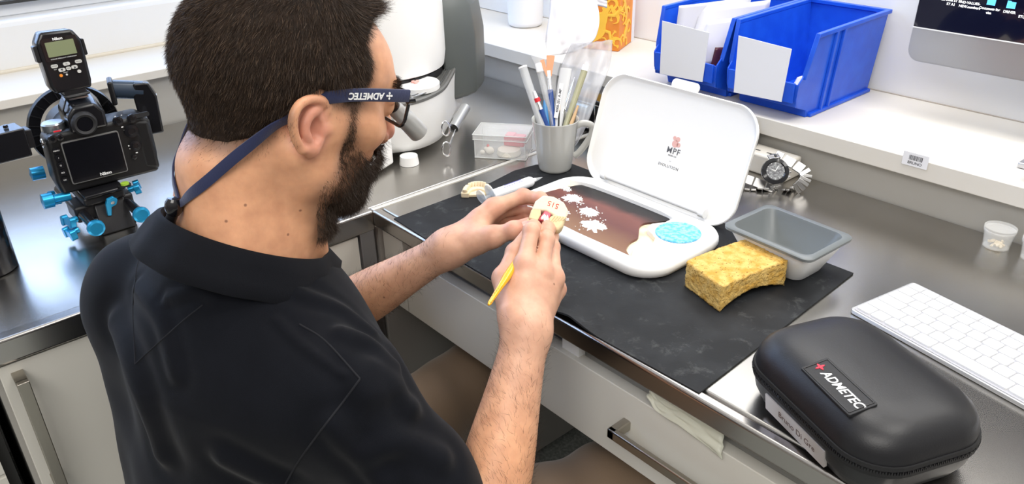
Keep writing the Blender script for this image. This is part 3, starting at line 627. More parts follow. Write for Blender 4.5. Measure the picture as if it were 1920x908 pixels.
# ---------------- white glue tube
tu = thing('syringe', 'white printed syringe with clear flanges lying on the mat by the left hand', 'syringe', (-.920, .722, .7530), math.radians(89))
M_tube = mat('tube_white', (.84, .84, .85), .4)
b = MB(); TT = T_((0, 0, .0095), (0, math.radians(90), 0))
b.lathe([(.0085, .022), (.0090, .025), (.0090, .104), (.0075, .108), (.004, .109), (.0035, .116), (.001, .117)], 28, TT); b.obj('barrel', M_tube, tu, smooth=True, angle=40)
b = MB(); b.lathe([(.0018, .112), (.0032, .118), (.0022, .124), (.0006, .132)], 14, TT); b.obj('nozzle', M_clear2, tu, smooth=True)
for x in (.0, .018):
    b = MB(); b.lathe([(.001, x), (.0125, x), (.0125, x+.0022), (.001, x+.0022)], 28, T_((0, 0, .0125)) @ Matrix.Rotation(math.radians(90), 4, 'Y') if False else T_((0, 0, .0130), (0, math.radians(78), 0))); b.obj('flange', mat('flange_clear', (.75, .80, .86), .1, alpha=.5, spec=.8) if x == 0 else MATS['flange_clear'], tu, smooth=True, angle=40)
b = MB(); b.lathe([(.0030, .002), (.0030, .024)], 10, TT); b.obj('plunger', M_clear2, tu, smooth=True)
lt = T_((.066, 0, .0187))
b = MB()
for k in range(16): b.box(-.020+k*.0026, -.0185+k*.0026, -.0045+.001*(k % 2), -.0025, .0, .0003, T=lt @ T_((0, 0, -.0002), (math.radians(14), 0, 0)))
for k in range(12): b.box(-.016+k*.0030, -.0142+k*.0030, .0002, .0020, -.0002, .0003, T=lt)
b.obj('printed_marks', mat('print_blue', (.12, .12, .42), .5), tu)

# ---------------- charger box behind the mug
ch = thing('battery_charger', 'black charger unit with pale battery and white print behind the mug and lid', 'charger', (-1.09, 1.10, .7505), 0)
b = MB(); b.box(0, .145, 0, .075, 0, .060); b.obj('body', M_black, ch, bevel=.004)
b = MB(); b.box(-.005, .150, -.003, .078, .060, .066); b.obj('top_plate', M_blackgloss, ch, bevel=.002)
b = MB(); b.tube([(.012, -.008, .046), (.050, -.008, .046)], .0085, 18); b.obj('battery', mat('battery_blue', (.42, .58, .68), .25, .3), ch, smooth=True, angle=40)
b = MB(); b.tube([(.012, -.008, .027), (.050, -.008, .027)], .0085, 18); b.obj('battery', M_black, ch, smooth=True, angle=40)
b = MB(); b.box(.060, .062, -.003, -.0005, .004, .056); b.box(.005, .14, -.002, .0, .0555, .0575); b.obj('trim_line', M_chrome, ch)
b = MB()
for r_ in range(3):
    for k in range(14):
        if (k*7+r_*3) % 5: b.box(.010+k*.0034, .0125+k*.0034, -.0014, -.0008, .005+r_*.0045, .0068+r_*.0045)
b.obj('printed_marks', M_lw, ch)

# ---------------- power strip, plug and watch
ps = thing('power_strip', 'cream power strip lying against the splash panel behind the lid', 'power strip', (-.86, 1.150, .7505))
b = MB(); b.box(0, .222, 0, .045, 0, .036); b.obj('housing', M_shelf, ps, bevel=.004)
for x in (.03, .07, .11, .150, .172, .190):
    b = MB(); b.box(x, x+.009, .014, .017, .0357, .0364); b.obj('slot', M_dark, ps)
pg = MB(); pg.prism(rrect(.034, .034, .010, 5), 0, .030); pg.lathe([(.006, .028), (.0045, .050)], 12); o = pg.obj('power_plug', M_black, smooth=True, angle=40); o.location = (-.735, 1.172, .7872); tag(o, 'black plug pushed into the cream power strip', 'plug')
# watch: case + bracelet loops
wt = thing('wrist_watch', 'steel wristwatch with a black bezel leaning on the power strip', 'watch', (-.628, 1.127, .7505))
d_ = Vector((.55, -.62, .56)).normalized(); WT = aim((-.012, -.010, .030), d_)
b = MB(); b.lathe([(.001, -.006), (.020, -.006), (.0225, -.003), (.0225, .000), (.020, .0015)], 40, WT); b.obj('watch_case', mat('case_steel', (.45, .44, .43), .22, 1.0), wt, smooth=True, angle=40)
b = MB(); b.lathe([(.0145, .0042), (.0160, .0056), (.0215, .0042), (.0222, .0010)], 40, WT, caps=(False, False)); b.obj('bezel', M_blackgloss, wt, smooth=True, angle=50)
b = MB(); b.lathe([(.0005, .0038), (.0155, .0038), (.0155, .0030)], 40, WT); dial = b.obj('dial', mat('dial_grey', (.26, .27, .28), .3, noise=(300, (.08, .08, .09), .4, .6)), wt, smooth=True)
b = MB()
for a in range(12):
    q = a*PI/6; b.cbox((0, 0, 0), (.0006, .0020, .0003), WT @ T_((.0135*math.cos(q), .0135*math.sin(q), .0040), (0, 0, q-PI/2)))
b.cbox((0, 0, 0), (.0009, .010, .0003), WT @ T_((.002, .004, .0042), (0, 0, -.5))); b.cbox((0, 0, 0), (.0009, .007, .0003), WT @ T_((-.003, .001, .0042), (0, 0, 1.2))); b.obj('hands', M_lw, dial)
b = MB()
for (x, y) in ((.021, .008), (.0225, 0), (.021, -.008)): b.lathe([(.0018, 0), (.0018, .003)], 10, WT @ T_((x, y, -.001)) @ Matrix.Rotation(PI/2, 4, 'Y'))
b.obj('crown', M_chrome, wt)
M_brace = mat('bracelet_steel', (.36, .355, .35), .28, 1.0)
def bracelet(path, wdir, wid, name):
    P = bez(path, 3); b = MB(); wv = Vector(wdir).normalized()
    for i in range(len(P)-1):
        a, c_ = Vector(P[i]), Vector(P[i+1]); m_ = (a+c_)/2; t = (c_-a); L = t.length*.90; t.normalize(); n = wv.cross(t).normalized(); w2_ = t.cross(n)
        b.cbox((0, 0, 0), (L, wid, .0028), basis(m_, t, w2_, n))
    return b.obj(name, M_brace, wt, bevel=.0007)
xa = WT.to_3x3() @ Vector((0, 1, 0)); xw = WT.to_3x3() @ Vector((1, 0, 0)); c0 = Vector((-.012, -.010, .030))
bracelet([tuple(c0+xa*.021), tuple(c0+xa*.030+d_*-.008), (.022, .018, .034), (.030, .012, .020), (.022, .0, .006), (.004, -.006, .0025)], xw, .019, 'bracelet')
bracelet([tuple(c0-xa*.021), tuple(c0-xa*.028-d_*.006), (-.050, -.038, .014), (-.060, -.048, .012), (-.058, -.052, .004), (-.035, -.040, .0025), (-.012, -.022, .0028)], xw, .017, 'bracelet')
rg_ = thing('metal_fitting', 'small gold coloured fitting lying beside the watch bracelet', 'fitting', (-.700, 1.118, .7505))
b = MB(); b.lathe([(.0045, 0), (.0055, 0), (.0055, .008), (.0045, .008), (.0045, 0)], 20, caps=(False, False)); b.obj('collar', mat('gold', (.75, .60, .35), .25, 1.0), rg_, smooth=True, angle=30)
b = MB(); b.tube([(-.012, -.004, .002), (.014, .004, .002)], .0016, 8); b.obj('pin', MATS['gold'], rg_, smooth=True)

# ---------------- specimen pots
def pot(label, loc, s=1.0):
    t = thing('specimen_pot', label, 'pot', loc, 0, 'clear specimen pots along the splash panel')
    M_pot = MATS.get('pot_clear') or mat('pot_clear', (.82, .82, .80), .18, alpha=.30, spec=.8)
    b = MB(); b.lathe([(.017*s, 0), (.0195*s, .024*s), (.0205*s, .026*s), (.0195*s, .0265*s), (.0185*s, .025*s), (.016*s, .0012)], 32, caps=(True, True)); b.obj('cup', M_pot, t, smooth=True, angle=40)
    b = MB(); b.lathe([(.0208*s, .024*s), (.0208*s, .030*s), (.001, .0305*s)], 32, caps=(False, True)); b.obj('lid', M_pot, t, smooth=True, angle=40)
    b = MB()
    for k in range(40):
        a = random.uniform(0, 6.28); r = random.uniform(0, .013*s); b.cbox((0, 0, 0), (.004, .003, .0025), T_((r*math.cos(a), r*math.sin(a), .0030+random.uniform(0, .003)), (random.random(), random.random(), a)))
    o = b.obj('crumbs', M_die, t); o['kind'] = 'stuff'
    return t
pot('lidded clear pot with cream crumbs standing at the splash panel', (-.312, 1.168, .7505), 1.0)
pot('second clear pot with cream crumbs cut by the right picture edge', (-.262, 1.168, .7505), 1.0)
gk = MB(); gk.lathe([(.001, 0), (.010, 0), (.013, .006), (.014, .014), (.010, .022), (.001, .025)], 24); o = gk.obj('glass_knob', mat('glass_grey', (.60, .66, .66), .08, alpha=.6), smooth=True); o.location = (-.302, 1.215, .8385)
tag(o, 'small round glass stopper on the ledge at the right picture edge', 'stopper')

# ---------------- barcode label on ledge
lbz = thing('barcode_label', 'small white barcode label stuck on the ledge front edge', 'label', (-.452, 1.184, .838))
LBT = basis((0, -.0004, -.002), (1, 0, 0), (0, 0, 1), (0, -1, 0))
b = MB(); b.prism(rrect(.038, .021, .001, 2), -.0003, .0003, T=LBT); b.obj('sticker', M_paper, lbz)
b = MB(); x = -.0095
for k in range(15):
    w_ = random.choice((.0005, .0008, .0011)); b.box(x, x+w_, -.001, .0065, .0003, .0004, T=LBT); x += w_+random.choice((.0005, .0007))
    if x > .0105: break
b.obj('barcode', M_ink, lbz)
text('lettering', 'BRUNO', .0062, M_ink, lbz, LBT @ T_((0, -.0055, .0003)), extrude=.00005, bold=.00012)

# ---------------- plastic film hanging in the gap
o = crumple('plastic_film', [[(-.462, .607, .716), (-.445, .606, .712), (-.41, .606, .715), (-.365, .606, .717)], [(-.466, .600, .700), (-.445, .598, .690), (-.41, .598, .690), (-.355, .598, .680)]], (0, -1, .2), mat('film_cream', (.62, .62, .52), .35, alpha=.9), .0008, .0030, seed=4)
tag(o, 'crumpled cream plastic film poking out of the drawer gap', 'film')

# ---------------- blue storage bins
M_bin = mat('bin_blue', (.008, .075, .58), .30, noise=(30, (.012, .10, .66), .4, .7), bump=(160, .12, .001)); M_scuff = mat('bin_scuff', (.20, .33, .72), .6)
def bin_(label, x0, x1):
    t = thing('storage_bin', label, 'bin', ((x0+x1)/2-.004, 1.189, .8385), 0, 'blue plastic storage bins on the ledge')
    W = x1-x0; th = .0028
    def prof(tap):      # side profile (y,z)
        return [(.258, 0), (.050, 0), (.046, .012), (.006, .026), (.002, .068), (.014, .080), (.030, .146), (.262, .150)]
    pr = prof(0); n = len(pr)
    def wx(z, s): return s*(W/2 - .012 + .010*z/.15)
    for s in (-1, 1):
        b = MB(); b.loft([[(wx(z, s), y, z) for y, z in pr], [(wx(z, s)-s*th, y, z) for y, z in pr]]); b.obj('side_wall', M_bin, t, bevel=.0012)
        b = MB(); rim = [(.264, .150), (.030, .147), (.013, .080)]
        b.loft([[(wx(z, s)+s*.004, y, z), (wx(z, s)-s*.004, y, z), (wx(z, s)-s*.004, y, z-.007), (wx(z, s)+s*.004, y, z-.007)] for y, z in rim]); b.obj('side_rim', M_bin, t, bevel=.001)
        b = MB()
        for yy in (.088, .112): b.loft([[(wx(z, s), yy+a, z) for a in (-.004, .004)] + [(wx(z, s)+s*.0045, yy+a, z) for a in (.003, -.003)] for z in (.002, .142)])
        b.box(s*(W/2-.012)-.001 if s > 0 else s*(W/2-.012)-.006, s*(W/2-.012)+.006 if s > 0 else s*(W/2-.012)+.001, .052, .258, 0, .006)
        b.obj('side_rib', M_bin, t, bevel=.001)
    b = MB(); b.box(-W/2+.012, W/2-.012, .050, .258, 0, th); b.obj('floor_panel', M_bin, t)
    b = MB(); b.loft([[(wx(z, -1), y, z), (wx(z, 1), y, z), (wx(z, 1), y+th, z), (wx(z, -1), y+th, z)] for y, z in ((.046, .0), (.043, .013), (.008, .026), (.003, .040), (.002, .066))]); fp_ = b.obj('front_lip', M_bin, t, bevel=.0012)
    for s in (-1, 1): MB().box(s*(W/2-.024)-.010, s*(W/2-.024)+.010, -.001, .003, .034, .068).obj('card_holder', M_bin, t, bevel=.001)
    b = MB(); b.loft([[(wx(z, -1), y, z), (wx(z, 1), y, z), (wx(z, 1), y+th, z), (wx(z, -1), y+th, z)] for y, z in ((.255, 0), (.262, .150))]); b.obj('back_wall', M_bin, t, bevel=.001)
    b = MB(); b.box(wx(.15, -1)-.004, wx(.15, 1)+.004, .258, .268, .143, .150); b.obj('back_rim', M_bin, t, bevel=.001)
    b = MB(); b.prism([(-W/2+.030, .0), (W/2-.032, .004), (W/2-.028, .093), (-W/2+.026, .098)], 0, .0012, T=basis((0, -.0026, .030), (1, 0, 0), (0, .02, 1), (0, -1, 0)))
    b.obj('paper_label', M_paper, t)
    return t
bin_('left blue storage bin on the ledge with folded papers inside', -.972, -.812)
bin_('right blue storage bin on the ledge with almost nothing inside', -.806, -.650)
# papers in left bin
def sheet(name, label, q, m, parent=None, bend=.01, group=None):
    q = [np.array(p, float) for p in q]; V = []; n = 10
    nrm = np.cross(q[1]-q[0], q[3]-q[0]); nrm /= np.linalg.norm(nrm)
    for i in range(n+1):
        for j in range(n+1):
            u, v = i/n, j/n; p = q[0]*(1-u)*(1-v)+q[1]*u*(1-v)+q[2]*u*v+q[3]*(1-u)*v + nrm*bend*math.sin(PI*u)*(.4+.6*v); V.append(p)
    F = [(i*(n+1)+j, (i+1)*(n+1)+j, (i+1)*(n+1)+j+1, i*(n+1)+j+1) for i in range(n) for j in range(n)]
    b = MB(); b.add(V, F); o = b.obj(name, m, parent, smooth=True, angle=80, solid=.0006)
    if label: tag(o, label, 'paper', group)
    return o
G = 'folded papers in the left blue bin'
sheet('paper_sheet', 'white sheet leaning at the far left inside the left blue bin', [(-.955, 1.235, .930), (-.87, 1.33, .945), (-.865, 1.34, 1.000), (-.955, 1.24, .985)], M_paper, bend=.006, group=G)
sheet('paper_sheet', 'tall curled white sheet in the middle of the left blue bin', [(-.93, 1.235, .875), (-.845, 1.36, .90), (-.850, 1.38, .990), (-.925, 1.27, .985)], M_paper, bend=.022, group=G)
sheet('paper_sheet', 'white sheet folded over nearest the right wall of the left bin', [(-.905, 1.225, .880), (-.832, 1.29, .90), (-.832, 1.33, .975), (-.895, 1.25, .965)], M_paper, bend=.015, group=G)
sheet('booklet', None, [(-.865, 1.222, .862), (-.832, 1.30, .862), (-.832, 1.31, .920), (-.860, 1.232, .925)], mat('booklet_dark', (.10, .03, .04), .25), bend=.004)
tag(bpy.data.objects['booklet'], 'dark glossy booklet under the papers in the left bin', 'booklet')
G = 'paper scraps in the right blue bin'
sheet('paper_scrap', 'crumpled white scrap low inside the right blue bin', [(-.70, 1.225, .870), (-.665, 1.24, .872), (-.668, 1.262, .904), (-.70, 1.25, .898)], M_paper, bend=.008, group=G)
sheet('paper_scrap', 'orange brown scrap beside the white one in the right bin', [(-.682, 1.222, .880), (-.664, 1.228, .880), (-.664, 1.240, .904), (-.680, 1.234, .908)], mat('kraft', (.70, .40, .25), .7), bend=.003, group=G)

# ---------------- computer display
mo = thing('computer_display', 'large silver desktop computer with dark screen on the back ledge', 'computer', (-.5675, 1.352, .935))
M_sil = mat('anodised_silver', (.60, .61, .64), .28, .85)
ro = rrect(.650, .52, .020, 8, .325, .26)
FTm = basis((0, 0, 0), (1, 0, 0), (0, .035, 1), (0, -1, .035))
b = MB(); b.loft([[(x, y, -.006) for x, y in rrect(.62, .49, .03, 8, .325, .26)], [(x, y, -.003) for x, y in ro], [(x, y, .0) for x, y in ro]], T=FTm); b.obj('chassis', M_sil, mo, smooth=True, angle=40)
b = MB(); b.prism([p for p in rrect(.646, .516, .018, 8, .325, .26) if p[1] <= .0535 or True] and [(x, min(y, .0530)) for x, y in rrect(.648, .516, .019, 8, .325, .26)], .0, .0008, T=FTm); b.obj('chin', M_sil, mo)
M_scr = mat('screen_glass', (.003, .003, .008), .06, coat=.6, emit=((.002, .003, .012), 1.0))
b = MB(); b.box(.001, .649, .0535, .519, 0, .001, T=FTm); scr = b.obj('screen', M_scr, mo)
b = MB(); b.box(.0, .650, .0525, .0542, 0, .0016, T=FTm); b.obj('screen_edge', M_lw, mo)
M_fold = mat('icon_blue', (.10, .45, .80), .5, emit=((.10, .50, .85), .8)); M_st = mat('icon_text', (.8, .8, .8), .5, emit=((.9, .9, .9), .9)); M_pkic = mat('icon_pink', (.8, .6, .6), .5, emit=((.85, .65, .65), .7))
for (x, y, m_, tx) in ((.0500, .112, M_fold, 'Zirconia ST B1\nST A1'), (.078, .1115, M_pkic, 'ND-VALUES-\nNEW.numbers'), (.1070, .107, M_fold, 'Documets for\nvisa'), (.1350, .106, M_fold, 'DRIVER'), (.163, .108, M_fold, 'Samples\nSTL_p...Marat'), (.192, .105, M_fold, 'M...\nOptions')):
    b = MB()
    if m_ is M_fold: b.prism([(x-.006, y-.005), (x+.006, y-.005), (x+.006, y+.0045), (x-.0005, y+.0045), (x-.0015, y+.0058), (x-.006, y+.0058)], .001, .0013, T=FTm)
    else: b.box(x-.0055, x+.0055, y-.005, y+.0055, .001, .0013, T=FTm)
    b.obj('icon', m_, scr)
    for k, ln in enumerate(tx.split('\n')): text('lettering', ln, .0052, M_st, scr, FTm @ T_((x, y-.0105-k*.0060, .0012)), extrude=.00005, bold=.00012)
text('lettering', 'presta...ingots', .0052, M_st, scr, FTm @ T_((.163, .1205, .0012)), extrude=.00005, bold=.00012)
b = MB(); b.loft([[(x, y, z) for x, y in rrect(.19, .02, .008, 4, .325, yo)] for yo, z in ((.05, .06), (.055, -.0955))]); b.box(.23, .42, -.10, .07, -.0965, -.088); b.obj('stand', M_sil, mo, bevel=.002)

# ---------------- white container on ledge
ct = thing('plastic_container', 'translucent white plastic beaker on the ledge beside the grey machine', 'container', (-1.535, 1.372, .8385))
M_ct = mat('milky_plastic', (.80, .83, .88), .4, sss=.0)
b = MB(); b.lathe([(.001, 0), (.038, 0), (.042, .003), (.044, .012), (.047, .14), (.048, .15), (.0465, .15), (.0425, .012), (.001, .004)], 48); b.obj('body', M_ct, ct, smooth=True, angle=60)
o = MB().box(-1.865, -1.60, 1.425, 1.455, .8385, .875).obj('white_carton', M_frame, bevel=.002); tag(o, 'low pale carton lying on the ledge behind the plastic beaker', 'carton')

# ---------------- ceramic furnace
fu = thing('ceramic_furnace', 'white dental furnace with grey rear cover and round firing tray', 'furnace', (-1.20, .80, .7505))
def L(x, y, z): return (x+1.20, y-.80, z-.7505)
deckpts = [(-1.30, .60), (-1.20, .655), (-1.165, .715), (-1.146, .770), (-1.160, .830), (-1.205, .885), (-1.262, .945), (-1.32, 1.0), (-1.44, .97), (-1.50, .80), (-1.42, .64)]
dk_ = blob_outline(deckpts, 5)
def dz(x, y, k): return k + .055*(y-.70)
M_fw = mat('furnace_white', (.84, .84, .83), .3); M_fg = mat('furnace_grey', (.085, .095, .092), .42); M_fd = mat('deck_grey', (.13, .13, .125), .45)
cxm, cym = -1.31, .80
def rg2(f, k, flatz=None, push=0.0): return [L(cxm+(x-cxm)*f, cym+(y-cym)*f, dz(x, y, k) if flatz is None else flatz) for x, y in dk_]
b = MB(); b.loft([rg2(.80, 0, .764), rg2(.90, 0, .768), rg2(.955, 0, .785), rg2(.985, .835), rg2(1.0, .852), rg2(1.005, .857)], True, True); b.obj('housing', M_fw, fu, smooth=True, angle=60)
b = MB(); b.loft([rg2(1.01, .8565), rg2(1.012, .8615), rg2(.995, .864), rg2(.97, .8625), rg2(.96, .861)], False, True); b.obj('deck_rim', M_fd, fu, smooth=True, angle=40)
b = MB(); r1 = [L(x, y, dz(x, y, .8655)) for x, y in [(cxm+(px_-cxm)*.93, cym+(py_-cym)*.93) for px_, py_ in dk_]]
for i in range(len(r1)//2):
    if i % 1 == 0 and 8 < i < 34: pass
b.tube(r1[6:34], .0016, 6); b.tube([tuple(Vector(p)*1.0+Vector((-.008, -.003, 0))) for p in r1[6:34]], .0012, 6); b.obj('deck_rails', M_chrome, fu, smooth=True)
for q in ((-1.152, .742), (-1.38, .70), (-1.36, .90)): MB().lathe([(.018, 0), (.016, .016)], 24, T_(L(*q, .7505))).obj('foot', M_fw, fu, smooth=True, angle=40)
# front apron (control panel)
b = MB(); b.prism([L(-1.142, .600, 0)[:2], L(-1.142, .672, 0)[:2], L(-1.160, .715, 0)[:2], L(-1.24, .70, 0)[:2], L(-1.24, .60, 0)[:2]], .006, .100)
apr = b.obj('control_panel', M_white, fu, bevel=.004)
# firing head
b = MB(); b.lathe([(.118, .0), (.126, .004), (.130, .03), (.129, .12), (.126, .24), (.120, .36), (.10, .39), (.001, .395)], 72, T_(L(-1.328, .806, .884))); b.obj('firing_head', M_white, fu, smooth=True, angle=50)
b = MB(); b.lathe([(.122, .0), (.122, .012)], 60, T_(L(-1.328, .806, .872))); b.obj('head_seal', M_black, fu, smooth=True, angle=40)
# rear cover
cv = [(-1.245, .900), (-1.235, .925), (-1.238, .975), (-1.285, 1.035), (-1.36, 1.06), (-1.40, 1.02), (-1.33, .945)]
def cvr(f, z, dx=0, dy=0): return [L(-1.31+(x+1.31)*f+dx, .98+(y-.98)*f+dy, z) for x, y in cv]
b = MB(); b.loft([cvr(.80, .802, -.01, -.01), cvr(.95, .815), cvr(1.0, .86), cvr(1.0, .93), cvr(.97, .985, -.006, -.004), cvr(.90, 1.008, -.015, -.01), cvr(.72, 1.016, -.02, -.012)]); b.obj('rear_cover', M_fg, fu, bevel=.004, seg=2)
# tweezer holder and tweezers
a0, a1 = Vector(L(-1.120, .822, .806)), Vector(L(-1.150, .875, .826))
b = MB(); b.tube([a0, a1], .0095, 20, caps=False); b.obj('tweezer_holder', mat('holder_grey', (.42, .43, .43), .3, .6), fu, smooth=True)
b = MB(); b.tube([a0 + Vector((-.002, .004, .001)), a1], .0082, 20); b.obj('holder_bore', M_dark, fu)
tz = thing('firing_tongs', 'steel tongs with ring grips stuck in the furnace side holder', 'tongs', (-1.120, .822, .806))
for (gx, gz) in ((-.020, .006), (-.021, -.033)):
    c_ = Vector((.004, gx, gz)); b = MB(); b.tube([c_ + Vector((.25, .75, 0)).normalized()*math.cos(q)*.0075 + Vector((-.1, 0, 1)).normalized()*math.sin(q)*.013 for q in np.linspace(0, 2*PI, 22)], .0016, 8); b.obj('ring_grip', M_chrome, tz, smooth=True)
    b = MB(); b.tube([c_+Vector((0, .006, .004)), Vector((-.004, .012, .002))], .0016, 8); b.obj('shank', M_chrome, tz, smooth=True)
ft = thing('firing_disc', 'round white firing disc on the furnace deck', 'disc', (-1.192, .806, .866), (0.055, 0, 0))
b = MB(); b.lathe([(.001, 0), (.030, 0), (.036, .003), (.036, .012), (.034, .014), (.001, .0145)], 40); b.obj('disc', M_fw, ft, smooth=True, angle=40)
b = MB()
for (x, y) in ((0, .004), (-.004, -.003), (.004, -.003)): b.lathe([(.001, .0), (.0035, .0), (.0035, .003), (.001, .0035)], 12, T_((x-.004, y-.006, .0145)))
b.obj('pink_mark', mat('mark_pink', (.80, .42, .38), .6), ft)

# ---------------- camera on rail rig
cm = thing('camera', 'black single lens reflex camera standing on the left worktop', 'camera', (-1.27, .275, .8165), math.radians(88))
M_cam = mat('camera_body', (.006, .006, .007), .42, bump=(600, .3, .0004)); M_camg = mat('camera_gloss', (.008, .008, .010), .22)
# local: x = right of the back, y = away from viewer, z up
pf = [(-.070, .0), (.072, .0), (.076, .03), (.076, .085), (.066, .094), (-.060, .094), (-.071, .084), (-.074, .02)]
b = MB(); b.loft([[(x*.97, .0, z*.97+.001) for x, z in pf], [(x, .006, z) for x, z in pf], [(x, .045, z) for x, z in pf], [(x*.96, .052, z*.97) for x, z in pf]]); b.obj('body', M_cam, cm, bevel=.004)
b = MB(); b.loft([[(.050, y, z) for y, z in ((.0, .01), (.0, .09), (.07, .085), (.075, .01))], [(.074, y, z) for y, z in ((-.004, .004), (-.002, .085), (.075, .08), (.080, .004))]]); b.obj('grip', M_cam, cm, bevel=.006)
b = MB(); b.loft([[(x*.9-.009, -.006, z) for x, z in ((-.030, .090), (.026, .090), (.026, .115), (.015, .128), (-.018, .128), (-.030, .115))], [(x*1.0-.006, .055, z) for x, z in ((-.030, .088), (.030, .088), (.028, .118), (.018, .134), (-.020, .134), (-.030, .118))]]); b.obj('viewfinder_hump', M_camg, cm, bevel=.004)
b = MB(); b.lathe([(.0175, 0), (.0175, .006), (.0145, .010), (.011, .008)], 32, basis((-.017, -.006, .103), (1, 0, 0), (0, 0, 1), (0, -1, 0)), caps=(True, False)); b.obj('eyecup', M_rubber, cm, smooth=True, angle=40)
b = MB(); b.lathe([(.0105, 0), (.0105, .002)], 24, basis((-.017, -.012, .103), (1, 0, 0), (0, 0, 1), (0, -1, 0))); b.obj('eyepiece_glass', M_blackgloss, cm)
FB = basis((0, -.0005, 0), (1, 0, 0), (0, 0, 1), (0, -1, 0))
b = MB(); b.prism(rrect(.080, .066, .003, 3, -.014, .047), 0, .0035, T=FB); sc_ = b.obj('screen_bezel', mat('bezel_grey', (.22, .22, .22), .3, .3), cm)
b = MB(); b.prism(rrect(.077, .063, .002, 3, -.014, .047), .003, .0042, T=FB); b.obj('screen', M_blackgloss, sc_)
text('lettering', 'Nikon', .0066, M_lw, sc_, FB @ T_((-.006, .0195, .0043)), extrude=.00005, bold=.0002)
for k in range(5):
    b = MB(); b.lathe([(.0052, 0), (.0050, .0028), (.001, .003)], 16, FB @ T_((-.062, .070-.0115*k, 0))); bt = b.obj('button', M_camg, cm, smooth=True, angle=40)
    text('lettering', ['MENU', '?', 'Q', 'ISO', 'OK'][k], .0030, M_lw, bt, FB @ T_((-.062, .070-.0115*k, .0031)), extrude=.00003)
for (x, z, r) in ((.045, .074, .0105), (.045, .050, .0085), (.050, .093, .007), (.030, .0935, .0075), (-.062, .088, .006), (-.052, .088, .005), (.040, .033, .004)):
    b = MB(); b.lathe([(r, 0), (r*.95, .003), (r*.5, .0036), (r*.45, .0028), (.0005, .0028)], 22, FB @ T_((x, z, .0))); b.obj('button', M_camg, cm, smooth=True, angle=40)
b = MB(); b.prism(rrect(.024, .007, .003, 4, .064, .0955), 0, .003, T=FB); b.obj('thumb_dial', M_rubber, cm)
for (x, z, s_) in ((.034, .083, .003), (.036, .0775, .002), (.037, .052, .0035), (.037, .047, .002), (.045, .0385, .0030), (.028, .1010, .002), (.037, .101, .002), (-.048, .098, .002)):
    b = MB(); b.prism(rrect(s_, s_*.6, .0003, 2, x, z), .0004, .0007, T=FB); b.obj('marking', M_lw, cm)
b = MB(); b.box(-.058, -.048, -.0012, -.0002, .0965, .0985); b.obj('marking', M_rd, cm)
b = MB(); b.lathe([(.016, 0), (.016, .010), (.014, .012), (.001, .012)], 28, T_((-.052, .028, .092))); b.obj('mode_dial', mat('dial_silver', (.35, .38, .42), .25, .8), cm, smooth=True, angle=40)
b = MB(); b.tube([(-.034, .01, .098), (-.036, .012, .122), (-.026, .02, .136), (-.010, .02, .139)], .0030, 8, flat=.5); b.obj('strap_loop', M_camg, cm, smooth=True)
for sx4 in (-1, 1):
    b = MB(); b.tube([(sx4*.0745+(.001), .02+.006*math.cos(q), .078+.006*math.sin(q)) for q in np.linspace(0, 2*PI, 16)], .0014, 6); b.obj('strap_lug', M_chrome, cm, smooth=True)
b = MB(); b.lathe([(.034, .05), (.036, .075), (.038, .13), (.041, .135), (.041, .17)], 40, basis((-.005, 0, .050), (1, 0, 0), (0, 0, 1), (0, 1, 0))); b.obj('lens', M_cam, cm, smooth=True, angle=30)
# commander on the hot shoe
fc = thing('flash_commander', 'black wireless flash commander with green display on top of the camera', 'flash', (-1.285, .264, .945), (0, 0, math.radians(90)))
FC = T_((-.006, .0, .002), (math.radians(-6), 0, 0), .90)
pf = [(-.024, 0), (.030, 0), (.033, .012), (.036, .075), (.026, .094), (-.020, .096), (-.030, .080), (-.029, .012)]
pf = [(x+.001, z+.018) for x, z in pf]
b = MB(); b.loft([[(x*.96, -.004, z*.98+.001) for x, z in pf], [(x, .0, z) for x, z in pf], [(x, .030, z) for x, z in pf], [(x*.95, .036, z*.97) for x, z in pf]], T=FC); b.obj('body', M_camg, fc, bevel=.003)
FD = FC @ basis((0, -.0042, 0), (1, 0, 0), (0, 0, 1), (0, -1, 0))
b = MB(); b.prism(rrect(.052, .036, .003, 3, .003, .086), 0, .0012, T=FD); b.obj('display_surround', M_blackgloss, fc)
b = MB(); b.prism(rrect(.042, .023, .001, 2, .003, .0865), .001, .0018, T=FD); b.obj('display', mat('lcd_green', (.20, .23, .13), .25), fc)
text('lettering', 'Nikon', .0058, M_lw, fc, FD @ T_((.002, .1015, .0014)), extrude=.00005, bold=.0002)
text('lettering', 'WIRELESS SPEEDLIGHT COMMANDER', .0022, M_lw, fc, FD @ T_((.003, .0715, .0014)), extrude=.00005, spacing=1.05)
M_btn = mat('button_grey', (.55, .55, .53), .4)
for (x, z, w_, tx) in ((-.014, .061, .010, 'MODE'), (.004, .0615, .010, 'SEL'), (.022, .0620, .010, 'MENU'), (-.005, .0535, .010, ''), (.005, .0540, .007, 'SET'), (.014, .0545, .009, ''), (.019, .0465, .0055, '')):
    b = MB(); b.prism(rrect(w_, .0052, .0022, 4, x, z), 0, .0022, T=FD); bt = b.obj('button', M_btn, fc)
    if tx: text('lettering', tx, .0028, M_ink, bt, FD @ T_((x, z, .0023)), extrude=.00003)
for s_, x in ((-1, -.0055), (1, .0145)):
    b = MB(); b.prism([(x-s_*.0015, .0555-.0035), (x-s_*.0015, .0555+.0005), (x+s_*.0020, .054)], .0022, .0025, T=FD); b.obj('arrow', M_ink, fc)
text('lettering', 'READY', .0022, M_lw, fc, FD @ T_((-.0005, .0485, .0003)), extrude=.00003)
text('lettering', 'SELF', .0022, M_lw, fc, FD @ T_((-.014, .0555, .0003)), extrude=.00003)
